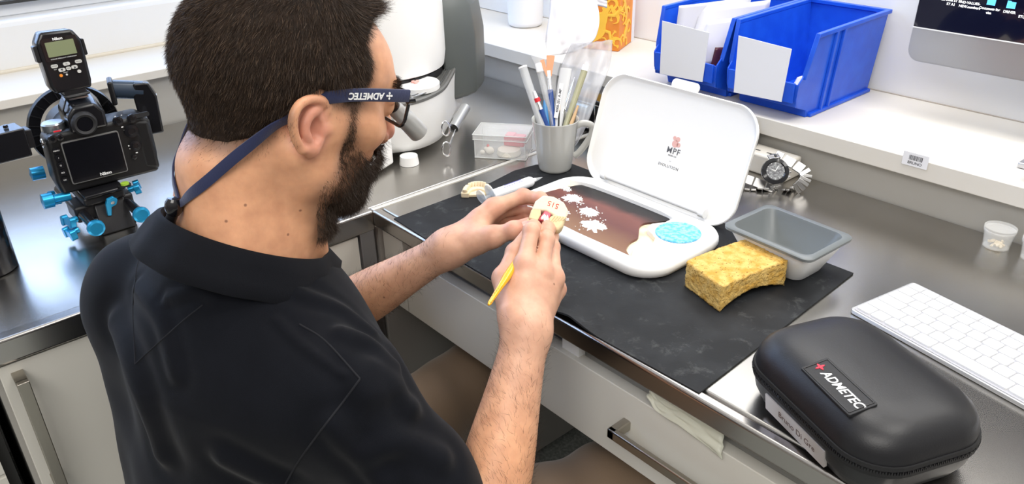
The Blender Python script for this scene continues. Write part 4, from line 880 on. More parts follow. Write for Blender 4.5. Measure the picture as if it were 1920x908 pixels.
b = MB(); b.lathe([(.0026, 0), (.0024, .0015)], 14, FD @ T_((-.0085, .0450, 0))); b.obj('power_button', mat('btn_orange', (.75, .25, .03), .4), fc)
b = MB(); b.lathe([(.0016, 0), (.0015, .0012)], 12, FD @ T_((.0, .0450, 0))); b.obj('lamp', M_btn, fc)
for s_ in (-1, 1):
    b = MB(); b.prism(rrect(.006, .026, .002, 3, .003+s_*.0345, .082), -.022, -.004, T=FD); b.obj('side_catch', M_black, fc, bevel=.001)
b = MB(); b.box(-.016, .014, .0, .030, .006, .030); b.box(-.018, .018, -.002, .034, .009, .013); b.obj('shoe_foot', M_black, fc, bevel=.002)
b = MB(); b.box(-.013, .013, -.004, .0, .006, .0085); b.obj('shoe_clip', M_chrome, fc)
# ring with two flash heads
rgf = thing('flash_ring', 'black adapter ring carrying flash heads around the camera lens', 'ring', (-1.38, .268, .880), math.radians(88))
b = MB(); RT = basis((0, 0, .002), (1, 0, 0), (0, 0, 1), (0, -1, 0))
b.lathe([(.048, -.004), (.066, -.004), (.068, 0), (.066, .006), (.050, .006), (.048, -.004)], 64, RT, caps=(False, False)); b.obj('ring', M_camg, rgf, smooth=True, angle=40)
b = MB()
for k in range(24):
    a = k*2*PI/24; b.cbox((0, 0, 0), (.0015, .014, .002), RT @ T_((.058*math.cos(a), .058*math.sin(a), .007), (0, 0, a-PI/2)))
b.obj('ring_ribs', M_black, rgf)
h1 = thing('slave_flash', 'black slave flash head mounted to the right of the camera', 'flash', (-1.33, .366, .862), math.radians(75), 'slave flash heads beside the camera')
b = MB(); b.loft([[(x, -.018, z) for x, z in ((-.012, .0), (.018, .0), (.020, .06), (.012, .084), (-.010, .086), (-.014, .06))], [(x, .014, z) for x, z in ((-.012, .002), (.018, .002), (.020, .06), (.012, .080), (-.010, .082), (-.014, .06))]]); b.obj('body', M_camg, h1, bevel=.003)
b = MB(); b.tube([(-.040, -.004, .078), (.002, -.004, .070)], .0145, 20); b.obj('lamp_barrel', mat('barrel_blue', (.03, .045, .07), .2), h1, smooth=True, angle=40)
b = MB(); b.box(-.046, -.038, -.022, .014, .056, .094); b.obj('front_plate', M_black, h1, bevel=.003)
b = MB(); b.box(.0195, .0205, -.008, .002, .050, .060); b.obj('marking', M_btn, h1)
h2 = thing('slave_flash', 'black slave flash head at the left picture edge beside the camera', 'flash', (-1.30, .145, .885), math.radians(95), 'slave flash heads beside the camera')
b = MB(); b.box(-.055, .038, -.02, .02, -.002, .040); b.box(-.052, -.010, -.022, .018, .038, .042); b.obj('body', M_camg, h2, bevel=.003)
b = MB(); b.box(.036, .048, -.012, .012, .006, .034); b.obj('mount', M_black, h2, bevel=.002)
b = MB(); b.tube([(-.03, -.0, .0), (-.022, -.002, -.022)], .018, 18); b.obj('lamp_barrel', M_black, h2, smooth=True, angle=40)
b = MB(); b.lathe([(.0035, 0), (.003, .004)], 12, T_((.020, 0, .041))); b.obj('screw', M_camg, h2)
# rail rig
rb_ = thing('rail_rig', 'black rod support rig with bright blue knobs under the camera', 'camera rig', (-1.25, .255, .7505), math.radians(90))
M_rb = mat('anodised_blue', (.02, .30, .58), .25, .55)
for s_, y in ((-1, -.034), (1, .031)):
    b = MB(); b.tube([(y, -.050, .034), (y, .14, .034)], .0075, 20); b.obj('rod', M_camg, rb_, smooth=True, angle=40)
    b = MB(); b.lathe([(.0115, 0), (.0125, .003), (.0120, .007), (.009, .0085), (.001, .008)], 28, basis((y, -.050, .034), (1, 0, 0), (0, 0, 1), (0, -1, 0))); b.obj('rod_cap', M_rb, rb_, smooth=True, angle=30)
b = MB(); b.box(-.044, .042, .010, .060, .020, .046); b.box(-.030, .030, .0, .09, .046, .060); b.obj('clamp_block', M_black, rb_, bevel=.004)
b = MB(); b.box(-.024, .034, -.004, .07, .0, .008); b.loft([[(-.020, -.012, .0), (.030, -.012, .0), (.030, .0, .0), (-.020, .0, .0)], [(-.016, .010, .046), (.028, .010, .046), (.028, .02, .046), (-.016, .02, .046)]]); b.obj('foot_plate', M_black, rb_, bevel=.002)
b = MB(); b.box(-.028, .030, -.006, .07, .060, .0655); b.obj('quick_plate', M_camg, rb_, bevel=.002)
b = MB(); b.prism(rrect(.018, .012, .003, 4), 0, .003, T=T_((.030, -.006, .0655))); lv = b.obj('level_base', M_black, rb_)
b = MB(); b.lathe([(.0062, 0), (.006, .0028), (.001, .0034)], 20, T_((.031, -.006, .0685), (0, 0, 0))); b.obj('level_vial', mat('vial_green', (.30, .48, .05), .15), rb_, smooth=True)
b = MB(); b.prism([(-.006, -.020), (.0, -.022), (.002, -.005), (.009, -.003), (.012, .006), (.006, .013), (-.003, .011), (-.006, .002)], 0, .005, T=basis((.002, -.006, .046), (1, 0, 0), (0, -.35, .94), (0, -.94, -.35))); b.obj('lock_lever', M_rb, rb_, bevel=.001)
b = MB(); b.lathe([(.003, .005), (.003, .007)], 10, basis((.006, -.006, .050), (1, 0, 0), (0, -.35, .94), (0, -.94, -.35))); b.obj('lever_screw', M_chrome, rb_)
def wing(p, d, n='wing_knob'):
    T = aim(p, d); b = MB(); b.lathe([(.005, 0), (.005, .010)], 12, T); b.prism(rrect(.026, .010, .004, 4), .009, .017, T=T); b.prism(rrect(.008, .016, .004, 4, .010, 0), .009, .018, T=T); b.prism(rrect(.008, .016, .004, 4, -.010, 0), .009, .018, T=T); b.obj(n, M_rb, rb_, bevel=.001)
wing((-.044, .008, .030), (-1, -.3, .1)); wing((-.046, .045, .056), (-1, -.2, .2)); wing((-.048, -.004, .018), (-1, -.2, -.1)); wing((.042, .03, .044), (1, -.3, .2))
b = MB(); b.lathe([(.007, 0), (.007, .022), (.0115, .024), (.0115, .038), (.001, .040)], 20, aim((-.040, .03, .060), (-1, 0, .05))); b.obj('round_knob', M_rb, rb_, smooth=True, angle=30)
b = MB(); b.lathe([(.010, 0), (.010, .018), (.001, .02)], 20, aim((-.055, .09, .085), (-1, 0, .05))); b.obj('round_knob', M_rb, rb_, smooth=True, angle=30)
# black cylinder
bc = thing('black_canister', 'tall black cylinder standing on the worktop at the left picture edge', 'canister', (-1.238, .082, .7505))
b = MB(); b.lathe([(.001, 0), (.034, 0), (.036, .002), (.036, .118), (.034, .121), (.001, .121)], 48); b.obj('body', M_blackgloss, bc, smooth=True, angle=40)
b = MB(); b.lathe([(.0345, .121), (.0345, .135), (.030, .139), (.001, .139)], 48); b.obj('cap', M_black, bc, smooth=True, angle=40)

# ================================================================== PERSON
# --- signed distance modelling: smooth unions of limbs meshed with surface nets
def V3(*a): return np.array(a, dtype=np.float32)
def d_cap(p, a, b, r1, r2):
    a = np.asarray(a, np.float32); b = np.asarray(b, np.float32); ab = b-a; t = np.clip((p-a) @ ab/np.dot(ab, ab), 0, 1)
    return np.linalg.norm(p-a-t[:, None]*ab, axis=1) - (r1+(r2-r1)*t)
def d_ell(p, c, r, Rm=None):
    q = p-np.asarray(c, np.float32)
    if Rm is not None: q = q @ np.asarray(Rm, np.float32)
    r = np.asarray(r, np.float32); k0 = np.linalg.norm(q/r, axis=1); k1 = np.linalg.norm(q/(r*r), axis=1)
    return k0*(k0-1)/np.maximum(k1, 1e-6)
def smin(a, b, k):
    h = np.maximum(k-np.abs(a-b), 0)/k; return np.minimum(a, b)-h*h*k*.25
def smax(a, b, k): return -smin(-a, -b, k)
def sstep(x, a, b): t = np.clip((x-a)/(b-a), 0, 1); return t*t*(3-2*t)
def mesh_sdf(fn, lo, hi, h):
    lo = np.asarray(lo, float); hi = np.asarray(hi, float); B = 8
    nb = np.ceil((hi-lo)/(h*B)).astype(int); n = nb*B+1
    cg = np.stack(np.meshgrid(*[np.arange(k) for k in nb], indexing='ij'), -1).reshape(-1, 3)
    cp = (lo+(cg+.5)*h*B).astype(np.float32); cd_ = fn(cp)
    act = np.abs(cd_) < h*B*.87*1.25+h
    F = np.empty(tuple(n), np.float32)
    big = np.where(cd_ < 0, -1, 1).astype(np.float32).reshape(nb)
    F[:] = 1
    F[:-1, :-1, :-1] = np.repeat(np.repeat(np.repeat(big, B, 0), B, 1), B, 2)
    ac = cg[act]; off = np.stack(np.meshgrid(*[np.arange(B+1)]*3, indexing='ij'), -1).reshape(-1, 3)
    for s in range(0, len(ac), 400):
        blk = ac[s:s+400]; idx = (blk[:, None]*B+off[None]).reshape(-1, 3); pts = (lo+idx*h).astype(np.float32)
        F[idx[:, 0], idx[:, 1], idx[:, 2]] = fn(pts)
    S = F < 0
    c8 = [S[i:n[0]-1+i, j:n[1]-1+j, k:n[2]-1+k] for i in (0, 1) for j in (0, 1) for k in (0, 1)]
    al = c8[0].copy(); an = c8[0].copy()
    for q in c8[1:]: al &= q; an |= q
    cells = np.argwhere(an & ~al); vid = -np.ones(tuple(n-1), np.int32); vid[cells[:, 0], cells[:, 1], cells[:, 2]] = np.arange(len(cells))
    cor = [(i, j, k) for i in (0, 1) for j in (0, 1) for k in (0, 1)]
    fv = np.stack([F[cells[:, 0]+i, cells[:, 1]+j, cells[:, 2]+k] for i, j, k in cor], 1)
    acc = np.zeros((len(cells), 3)); cnt = np.zeros(len(cells))
    for a in range(8):
        for b in range(a+1, 8):
            if sum(x != y for x, y in zip(cor[a], cor[b])) != 1: continue
            m = (fv[:, a] < 0) != (fv[:, b] < 0); t = fv[m, a]/(fv[m, a]-fv[m, b])
            pa, pb = np.array(cor[a]), np.array(cor[b]); acc[m] += pa+t[:, None]*(pb-pa); cnt[m] += 1
    V = lo+(cells+acc/np.maximum(cnt, 1)[:, None])*h
    faces = []
    for ax in range(3):
        u, v = [(1, 2), (2, 0), (0, 1)][ax]; e = np.zeros(3, int); e[ax] = 1
        sl0 = [slice(1, n[0]-1), slice(1, n[1]-1), slice(1, n[2]-1)]; sl0[ax] = slice(0, n[ax]-1); sl1 = list(sl0); sl1[ax] = slice(1, n[ax])
        A = S[tuple(sl0)]; Bq = S[tuple(sl1)]; E = np.argwhere(A != Bq); st = A[E[:, 0], E[:, 1], E[:, 2]]
        base = E + np.array([0 if q == ax else 1 for q in range(3)])
        def g(du, dv):
            c = base.copy(); c[:, u] -= du; c[:, v] -= dv; return vid[c[:, 0], c[:, 1], c[:, 2]]
        q = np.stack([g(1, 1), g(0, 1), g(0, 0), g(1, 0)], 1); q[~st] = q[~st][:, ::-1]
        faces.append(q[(q >= 0).all(1)])
    return V, np.concatenate(faces)
def grad(fn, p, e=.0008):
    p = np.asarray(p, np.float32); g = np.zeros_like(p)
    for k in range(3):
        d = np.zeros(3, np.float32); d[k] = e; g[:, k] = fn(p+d)-fn(p-d)
    return g/np.maximum(np.linalg.norm(g, axis=1), 1e-9)[:, None]
def project(fn, p, off, it=5):
    p = np.asarray(p, np.float32).copy()
    for _ in range(it): p -= (grad(fn, p)*(fn(p)-off)[:, None]).astype(np.float32)
    return p, grad(fn, p)
def np_mesh(name, V, F, m, parent=None, smooth=True, col=None, loc=None):
    me = bpy.data.meshes.new(name); V = np.asarray(V, np.float32)
    if loc is not None: V = V-np.asarray(loc, np.float32)
    F = np.asarray(F); k = F.shape[1]
    me.vertices.add(len(V)); me.vertices.foreach_set('co', V.ravel()); me.loops.add(F.size); me.loops.foreach_set('vertex_index', F.ravel().astype(np.int32))
    me.polygons.add(len(F)); me.polygons.foreach_set('loop_start', np.arange(0, F.size, k, dtype=np.int32)); me.polygons.foreach_set('loop_total', np.full(len(F), k, np.int32))
    me.update(calc_edges=True); me.validate()
    if smooth: me.polygons.foreach_set('use_smooth', [True]*len(me.polygons))
    if col is not None:
        at = me.color_attributes.new('tint', 'FLOAT_COLOR', 'POINT'); at.data.foreach_set('color', np.concatenate([col, np.ones((len(V), 1))], 1).astype(np.float32).ravel())
    me.materials.append(m); o = bpy.data.objects.new(name, me); C.objects.link(o); o.parent = parent; return o

POS = V3(-.74, .26, .50)
person = thing('person', 'bearded man in a black polo shirt seated at the desk painting a plaster model', 'person', tuple(map(float, POS)))
EYE = V3(0, 0, 1.30)
def trace(fn, pts):      # points on the surface fn=0 on the sight lines of pts
    P = np.asarray(pts, np.float32); D = P-EYE; D /= np.linalg.norm(D, axis=1)[:, None]; t = np.full(len(P), .45, np.float32)
    for _ in range(60): t = t+np.clip(fn(EYE+D*t[:, None]), -.02, .05)*.8
    return EYE+D*t[:, None]
# --- head frame
HT = V3(-.73, .335, 1.0475); th_ = math.radians(18)
HR = np.array([[1, 0, 0], [0, math.cos(th_), -math.sin(th_)], [0, math.sin(th_), math.cos(th_)]], np.float32)   # rows: local x,y,z in world
def hl(p): return (p-HT) @ HR.T
def hw(q): return np.asarray(q, np.float32) @ HR + HT
ear_pts = lambda L, dx=0: [V3(*q)+V3(dx, 0, 0) for q in L]
helix = ear_pts([(-0.6545, 0.3358, 1.0705), (-0.6510, 0.3303, 1.0766), (-0.6480, 0.3196, 1.0812), (-0.6450, 0.3068, 1.0804), (-0.6430, 0.2982, 1.0730), (-0.6430, 0.2955, 1.0623), (-0.6450, 0.2975, 1.0491), (-0.6480, 0.3030, 1.0370)])
antih = ear_pts([(-0.6520, 0.3270, 1.0690), (-0.6500, 0.3181, 1.0680), (-0.6480, 0.3108, 1.0622), (-0.6480, 0.3082, 1.0527), (-0.6500, 0.3121, 1.0429)])
crus = ear_pts([(-0.6575, 0.3395, 1.0689), (-0.6560, 0.3363, 1.0643), (-0.6575, 0.3307, 1.0586), (-0.6590, 0.3238, 1.0552)])
lobe = V3(*(-0.6510, 0.3135, 1.0344)); concha = V3(*(-0.6535, 0.3201, 1.0503)); tragus = V3(*(-0.6560, 0.3294, 1.0478)); earc = V3(*(-0.6545, 0.3163, 1.0541)); antitr = V3(*(-0.6530, 0.3203, 1.0389))
def subdiv(L, n=3): return [V3(*q) for q in bez([tuple(map(float, v)) for v in L], n)]
helix, antih, crus = subdiv(helix), subdiv(antih), subdiv(crus)
def ear_sdf(p):
    d = d_ell(p, earc, (.0055, .0150, .0265), np.array([[1, .18, 0], [-.18, 1, 0], [0, 0, 1]]))
    d = smin(d, d_ell(p, lobe, (.0042, .0085, .0095)), .006)
    cut = d_ell(p, concha+V3(.003, 0, 0), (.0075, .0085, .0125)); d = smax(d, -cut, .004)
    cut2 = d_cap(p, V3(*(-0.6475, 0.3082, 1.0710)), V3(*(-0.6475, 0.3027, 1.0532)), .0030, .0032); d = smax(d, -cut2, .004)
    for i in range(len(helix)-1): d = smin(d, d_cap(p, helix[i], helix[i+1], .0034, .0034), .0035)
    d = smin(d, d_cap(p, helix[-1], lobe, .0034, .0050), .005)
    for i in range(len(antih)-1): d = smin(d, d_cap(p, antih[i], antih[i+1], .0030, .0030), .0045)
    for i in range(len(crus)-1): d = smin(d, d_cap(p, crus[i], crus[i+1], .0030, .0024), .003)
    d = smin(d, d_cap(p, tragus, tragus+V3(0, .004, -.001), .0042, .0050), .004)
    d = smin(d, d_ell(p, antitr, (.0035, .0045, .004)), .004)
    d = smax(d, -d_cap(p, V3(*(-0.6550, 0.3255, 1.0517)), V3(*(-0.6680, 0.3360, 1.0468)), .0032, .0032), .002)
    return d
def head_core(p, neck=True):
    q = hl(p); qs = q.copy(); qs[:, 0] = np.abs(q[:, 0])
    d = d_ell(q, (0, -.012, .045), (.0765, .101, .088))
    d = smin(d, d_ell(q, (0, .044, .048), (.064, .055, .052)), .02)
    d = smin(d, d_ell(q, (0, .044, -.012), (.058, .050, .062)), .02)
    d = smin(d, d_cap(qs, (.008, .0945, .040), (.034, .085, .041), .0095, .009), .014)
    d = smin(d, d_ell(qs, (.046, .058, -.004), (.021, .024, .019)), .016)
    d = smin(d, d_cap(qs, (.062, -.005, .005), (.057, .050, .006), .010, .010), .02)
    d = smin(d, d_cap(qs, (.055, .004, -.012), (.050, .012, -.052), .019, .016), .02)
    d = smin(d, d_cap(qs, (.050, .012, -.052), (.015, .066, -.080), .017, .0145), .02)
    d = smin(d, d_ell(q, (0, .070, -.080), (.021, .0165, .0155)), .014)
    d = smin(d, d_ell(q, (0, .030, -.062), (.042, .046, .024)), .02)
    d = smin(d, d_ell(q, (0, .072, -.040), (.031, .023, .026)), .014)
    d = smax(d, -d_ell(qs, (.032, .108, .020), (.0155, .014, .012)), .014)
    d = smin(d, d_ell(qs, (.031, .086, .020), (.0132, .0128, .0125)), .003)
    d = smin(d, d_cap(qs, (.018, .094, .0265), (.044, .088, .0275), .0045, .0035), .006)
    d = smin(d, d_cap(q, (0, .096, .028), (0, .1185, -.009), .0062, .0082), .010)
    d = smin(d, d_ell(q, (0, .1165, -.0150), (.0098, .0105, .0085)), .006)
    d = smin(d, d_ell(qs, (.0115, .1040, -.0185), (.0072, .0105, .0075)), .005)
    d = smax(d, -d_ell(qs, (.0062, .1070, -.0265), (.0035, .0055, .0045)), .003)
    d = smin(d, d_ell(q, (0, .0915, -.0425), (.021, .0085, .0052)), .005)
    d = smin(d, d_ell(q, (0, .0895, -.0530), (.019, .0085, .0060)), .004)
    if neck:
        d = smin(d, d_cap(p, V3(-.73, .287, 1.015), V3(-.738, .272, .925), .055, .058), .030)
        d = smin(d, d_cap(p, V3(-.738, .272, .925), V3(-.74, .260, .84), .060, .070), .03)
        for s in (-1, 1):
            m1 = hw([s*.058, -.018, -.030]); d = smin(d, d_cap(p, m1, V3(-.737+s*.022, .335, .885), .014, .011), .020)
            d = smin(d, d_cap(p, V3(-.73+s*.016, .245, 1.01), V3(-.738+s*.040, .240, .90), .022, .030), .03)
    return d
def head_sdf(p, neck=True):
    d = head_core(p, neck)
    near = (np.abs(p[:, 0]+.652) < .04) | (np.abs(p[:, 0]+.808) < .04)
    near &= np.abs(p[:, 1]-earc[1]) < .06; near &= np.abs(p[:, 2]-earc[2]) < .06
    if near.any():
        pe = p[near].copy(); pe[:, 0] = np.where(pe[:, 0] < -.73, -1.46-pe[:, 0], pe[:, 0]); d[near] = smin(d[near], ear_sdf(pe), .005)
    return d
# --- arms
RS, RE, RW = V3(-.585, .285, .800), V3(-.490, .358, .600), V3(*(-0.5586, 0.4955, 0.7926))
LS, LE, LW = V3(-.900, .205, .822), V3(-.905, .410, .672), V3(*(-0.7457, 0.5277, 0.8126))
def limb(p, pts, k=.02):
    d = None
    for (a, ra), (b, rb) in zip(pts[:-1], pts[1:]):
        e = d_cap(p, a, b, ra, rb); d = e if d is None else smin(d, e, k)
    return d
def lerp(a, b, t): return a+(b-a)*t
def bone(p, a, b, ts, rs):      # one straight limb whose radius follows a smooth profile
    ab = b-a; t = np.clip((p-a) @ ab/np.dot(ab, ab), 0, 1); tt = np.linspace(0, 1, 41); rr = np.interp(tt, ts, rs)
    for _ in range(12): rr[1:-1] = rr[1:-1]*.5+(rr[:-2]+rr[2:])*.25
    return np.linalg.norm(p-a-t[:, None]*ab, axis=1)-np.interp(t, tt, rr).astype(np.float32)
def rarm(p):
    return smin(d_cap(p, RS, RE, .048, .037), bone(p, RE, RW, [0, .2, .45, .7, .88, 1], [.0385, .0425, .0395, .0315, .0270, .0255]), .02)
def larm(p):
    return smin(d_cap(p, LS, LE, .046, .033), bone(p, LE, LW, [0, .2, .45, .7, .88, 1], [.0350, .0385, .0350, .0275, .0235, .0225]), .02)
R_F = {  # right hand: joints
 'index': [(-0.6038, 0.5330, 0.8438), (-0.6273, 0.5656, 0.8686), (-0.6419, 0.5823, 0.8631), (-0.6497, 0.5928, 0.8486)],
 'middle': [(-0.5921, 0.5473, 0.8339), (-0.6181, 0.5811, 0.8551), (-0.6342, 0.5989, 0.8573), (-0.6462, 0.6102, 0.8607)],
 'ring': [(-0.5873, 0.5641, 0.8220), (-0.6200, 0.5927, 0.8400), (-0.6364, 0.6074, 0.8431), (-0.6488, 0.6164, 0.8443)],
 'little': [(-0.5902, 0.5723, 0.8019), (-0.6236, 0.5970, 0.8161), (-0.6393, 0.6093, 0.8218), (-0.6511, 0.6176, 0.8233)],
 'thumb': [(-0.5816, 0.4977, 0.8049), (-0.6230, 0.5180, 0.8252), (-0.6379, 0.5489, 0.8419), (-0.6445, 0.5757, 0.8543)]}
L_F = {
 'index': [(-0.7295, 0.5921, 0.8556), (-0.7140, 0.6303, 0.8653), (-0.6881, 0.6367, 0.8680), (-0.6650, 0.6336, 0.8694)],
 'middle': [(-0.7453, 0.6001, 0.8412), (-0.7263, 0.6380, 0.8432), (-0.6997, 0.6397, 0.8456), (-0.6775, 0.6333, 0.8485)],
 'ring': [(-0.7584, 0.6048, 0.8272), (-0.7364, 0.6370, 0.8265), (-0.7099, 0.6384, 0.8330), (-0.6865, 0.6322, 0.8388)],
 'little': [(-0.7681, 0.6066, 0.8134), (-0.7413, 0.6257, 0.8133), (-0.7165, 0.6260, 0.8207), (-0.6990, 0.6246, 0.8260)],
 'thumb': [(-0.7248, 0.5399, 0.8232), (-0.6906, 0.5589, 0.8401), (-0.6699, 0.5747, 0.8511), (-0.6593, 0.5892, 0.8581)]}
R_F = {k: [V3(*q) for q in v] for k, v in R_F.items()}; L_F = {k: [V3(*q) for q in v] for k, v in L_F.items()}
FR = {'index': (.0112, .0096, .0086, .0074), 'middle': (.0114, .0098, .0086, .0076), 'ring': (.0108, .0092, .0082, .0072), 'little': (.0098, .0082, .0073, .0064), 'thumb': (.0150, .0120, .0112, .0092)}
def hand(p, W, Fg, side):
    names = ['index', 'middle', 'ring', 'little']; d = None
    for i, n_ in enumerate(names):       # palm: metacarpals
        w = W + (Fg[n_][0]-W)*.06 + (Fg['little'][0]-Fg['index'][0])*(.24*(i-1.5)/3)
        e = d_cap(p, w, Fg[n_][0], .0150, .0118 if n_ != 'little' else .0105); d = e if d is None else smin(d, e, .013)
    d = smin(d, d_cap(p, W, (Fg['index'][0]+Fg['little'][0])/2, .0185, .0120), .012)
    T = Fg['thumb']; d = smin(d, d_cap(p, W, T[0], .0165, .0155), .014)
    d = smin(d, d_cap(p, T[0], T[1], .0165, .0130), .016)
    d = smin(d, d_cap(p, lerp(T[0], T[1], .5), lerp(W, Fg['index'][0], .72), .0100, .0085), .018)   # web
    for i in range(3):
        if i: d = smin(d, d_cap(p, Fg[names[i-1]][0], Fg[names[i]][0], .0095, .0095), .008)
    fing = None
    for n_ in names+['thumb']:
        J = Fg[n_]; r = FR[n_]; f = None
        for k in range(3):
            if n_ == 'thumb' and k == 0: continue
            e = d_cap(p, J[k], J[k+1], r[k]*.96, r[k+1]*.96); f = e if f is None else smin(f, e, .0035)
        for k in (1, 2): f = smin(f, np.linalg.norm(p-J[k], axis=1)-r[k]*1.03, .004)
        fing = f if fing is None else smin(fing, f, .0012)
    d = smin(d, fing, .0085)
    return d
def rhand(p): return hand(p, RW, R_F, 1)
def lhand(p): return hand(p, LW, L_F, -1)
def torso(p, g=0.0):
    d = d_ell(p, V3(-.748, .268, .735), (.172+g, .118+g, .170+g))
    d = smin(d, d_ell(p, V3(-.772, .245, .590), (.178+g, .138+g, .190+g)), .06)
    d = smin(d, d_cap(p, RS+V3(-.03, -.012, .0), LS+V3(.03, .0, 0), .058+g, .058+g), .07)
    d = smin(d, d_cap(p, V3(-.738, .258, .905), V3(-.744, .25, .80), .062+g, .105+g), .06)
    return d
def legs(p, g=0.0):
    d = None
    for s, kn, an in ((1, V3(-.545, .660, .455), V3(-.56, .60, .09)), (-1, V3(-.875, .660, .455), V3(-.90, .64, .09))):
        hip = V3(-.745+s*.09, .25, .455)
        e = limb(p, [(hip, .080+g), (lerp(hip, kn, .5), .070+g), (kn, .056+g), (lerp(kn, an, .35), .052+g), (an, .036+g)], .04)
        d = e if d is None else smin(d, e, .03)
    return smin(d, d_ell(p, V3(-.745, .235, .475), (.165+g, .13+g, .10+g)), .05)
def body_lo(p):
    d = smin(torso(p, -.012), legs(p, -.006), .04)
    d = smin(d, larm(p), .03); d = smin(d, rarm(p), .03); d = smin(d, head_core(p), .03)
    for s, a in ((1, V3(-.56, .60, .045)), (-1, V3(-.90, .64, .045))): d = smin(d, d_cap(p, a+V3(0, -.03, 0), a+V3(0, .15, -.012), .036, .030), .03)
    return d
def poly_sd(y, z, poly):
    P = np.array(poly, float); n = len(P); d = np.full(len(y), 9.); s = np.zeros(len(y), bool)
    for i in range(n):
        a, b = P[i], P[(i+1) % n]; e = b-a; w = np.stack([y-a[0], z-a[1]], 1); t = np.clip(w @ e/(e @ e), 0, 1); d = np.minimum(d, np.linalg.norm(w-t[:, None]*e, axis=1))
        c = ((a[1] > z) != (b[1] > z)) & (y < e[0]*(z-a[1])/(e[1] if e[1] else 1e-9)+a[0]); s ^= c
    return np.where(s, d, -d)
HAIRP = [(.070, .17), (.066, .112), (.048, .101), (.037, .083), (.044, .066), (.043, .050), (.034, .036), (.037, .028), (.030, .023), (.020, .022), (.012, .025), (.004, .030), (-.014, .033), (-.028, .022), (-.034, .002), (-.052, -.020), (-.075, -.034), (-.13, -.040), (-.19, -.02), (-.19, .17)]
BEARDP = [(.018, .028), (.037, .028), (.039, .002), (.045, -.012), (.058, -.026), (.072, -.038), (.084, -.034), (.096, -.020), (.108, -.020), (.115, -.05), (.11, -.12), (.02, -.125), (-.004, -.078), (-.001, -.054), (.015, -.040), (.018, -.018), (.018, 0)]
def hair_mask(p): q = hl(p); return sstep(poly_sd(q[:, 1], q[:, 2], HAIRP), -.001, .010)
def beard_mask(p):
    q = hl(p); m = sstep(poly_sd(q[:, 1], q[:, 2], BEARDP), -.006, .010)
    lip = np.linalg.norm((q-np.array([0, .1, -.047], np.float32))/np.array([.020, .02, .0085], np.float32), axis=1)
    return m*sstep(lip, .8, 1.1)
# skin pieces of one continuous surface at different resolutions
SKIN = []
def skin_tint(V, n=None):
    base = np.array([.67, .355, .205]); col = np.tile(base, (len(V), 1))
    q = hl(V.astype(np.float32)); e = np.linalg.norm((V-np.asarray(earc))/np.array([.02, .022, .034]), axis=1)
    w = (1-sstep(e, .6, 1.25))[:, None]*.75; col = col*(1-w)+np.array([.62, .27, .20])*w
    e = np.linalg.norm(q-np.array([0, .118, -.015]), axis=1); w = (1-sstep(e, .008, .026))[:, None]*.7; col = col*(1-w)+np.array([.60, .25, .19])*w
    e = np.linalg.norm((q-np.array([0, .1, -.047]))/np.array([.022, .012, .011]), axis=1); w = (1-sstep(e, .7, 1.1))[:, None]*.8; col = col*(1-w)+np.array([.50, .19, .16])*w
    bm_ = beard_mask(V.astype(np.float32))[:, None]*.48; col = col*(1-bm_)+np.array([.17, .10, .07])*bm_
    eo_ = sstep(np.linalg.norm((V-np.asarray(earc))/np.array([.03, .028, .040]), axis=1), .92, 1.10)
    hm_ = (sstep(poly_sd(q[:, 1], q[:, 2], HAIRP), -.014, .006)*eo_)[:, None]*.75; col = col*(1-hm_)+np.array([.08, .05, .04])*hm_
    for Fg in (R_F, L_F):
        hc = Fg['middle'][0]; e = np.linalg.norm(V-hc, axis=1); w = (1-sstep(e, .08, .22))[:, None]; col = col*(1-w)+np.array([.62, .365, .255])*w
        for nme, J in Fg.items():
            for k in range(4):
                e = np.linalg.norm(V-J[k], axis=1); w = (1-sstep(e, .009, .019))[:, None]*(.45 if k < 3 else .6); col = col*(1-w)+np.array([.62, .27, .20])*w
    return col
def piece(fn, lo, hi, h): V, F = mesh_sdf(fn, lo, hi, h); SKIN.append((V, F))
piece(lambda p: head_sdf(p), (-.84, .17, .875), (-.62, .475, 1.20), .0018)
def f_r(p): return smin(rarm(p), rhand(p), .018)
def f_l(p): return smin(larm(p), lhand(p), .018)
ax = (RW-RE)/np.linalg.norm(RW-RE); axL = (LW-LE)/np.linalg.norm(LW-LE)
for fn_, Fg, E_ in ((f_r, R_F, RE), (f_l, L_F, LE)):
    q = np.array(sum(Fg.values(), [])); piece(fn_, np.minimum(q.min(0), E_)-.05, np.maximum(q.max(0), E_)+.05, .0015)
V, F = mesh_sdf(lambda p: smax(smin(torso(p, -.014), legs(p, -.010), .04), (p-V3(0, 0, .86)) @ V3(0, 0, 1), .01), (-1.0, .08, -.0), (-.44, .80, .90), .009)
ft_V, ft_F = mesh_sdf(lambda p: np.minimum(limb(p, [(RS, .040), (RE, .034)]), limb(p, [(LS, .040), (LE, .031)])), (-1.02, .15, .50), (-.44, .50, .93), .006)
SKIN += [(V, F), (ft_V, ft_F)]
allV = np.concatenate([v for v, f in SKIN]); off = 0; fs = []
for v, f in SKIN: fs.append(f+off); off += len(v)
allF = np.concatenate(fs)
M_skin = mat('skin', (.6, .35, .25), .46, sss=.22, bump=(260, .25, .0006))
nt = M_skin.node_tree; b_ = nt.nodes['Principled BSDF']; at = nt.nodes.new('ShaderNodeAttribute'); at.attribute_name = 'tint'
nz = nt.nodes.new('ShaderNodeTexNoise'); nz.inputs['Scale'].default_value = 55; nz.inputs['Detail'].default_value = 5
rp = nt.nodes.new('ShaderNodeValToRGB'); rp.color_ramp.elements[0].color = (.86, .80, .78, 1); rp.color_ramp.elements[1].color = (1.08, 1.06, 1.04, 1); rp.color_ramp.elements[0].position = .3; rp.color_ramp.elements[1].position = .7
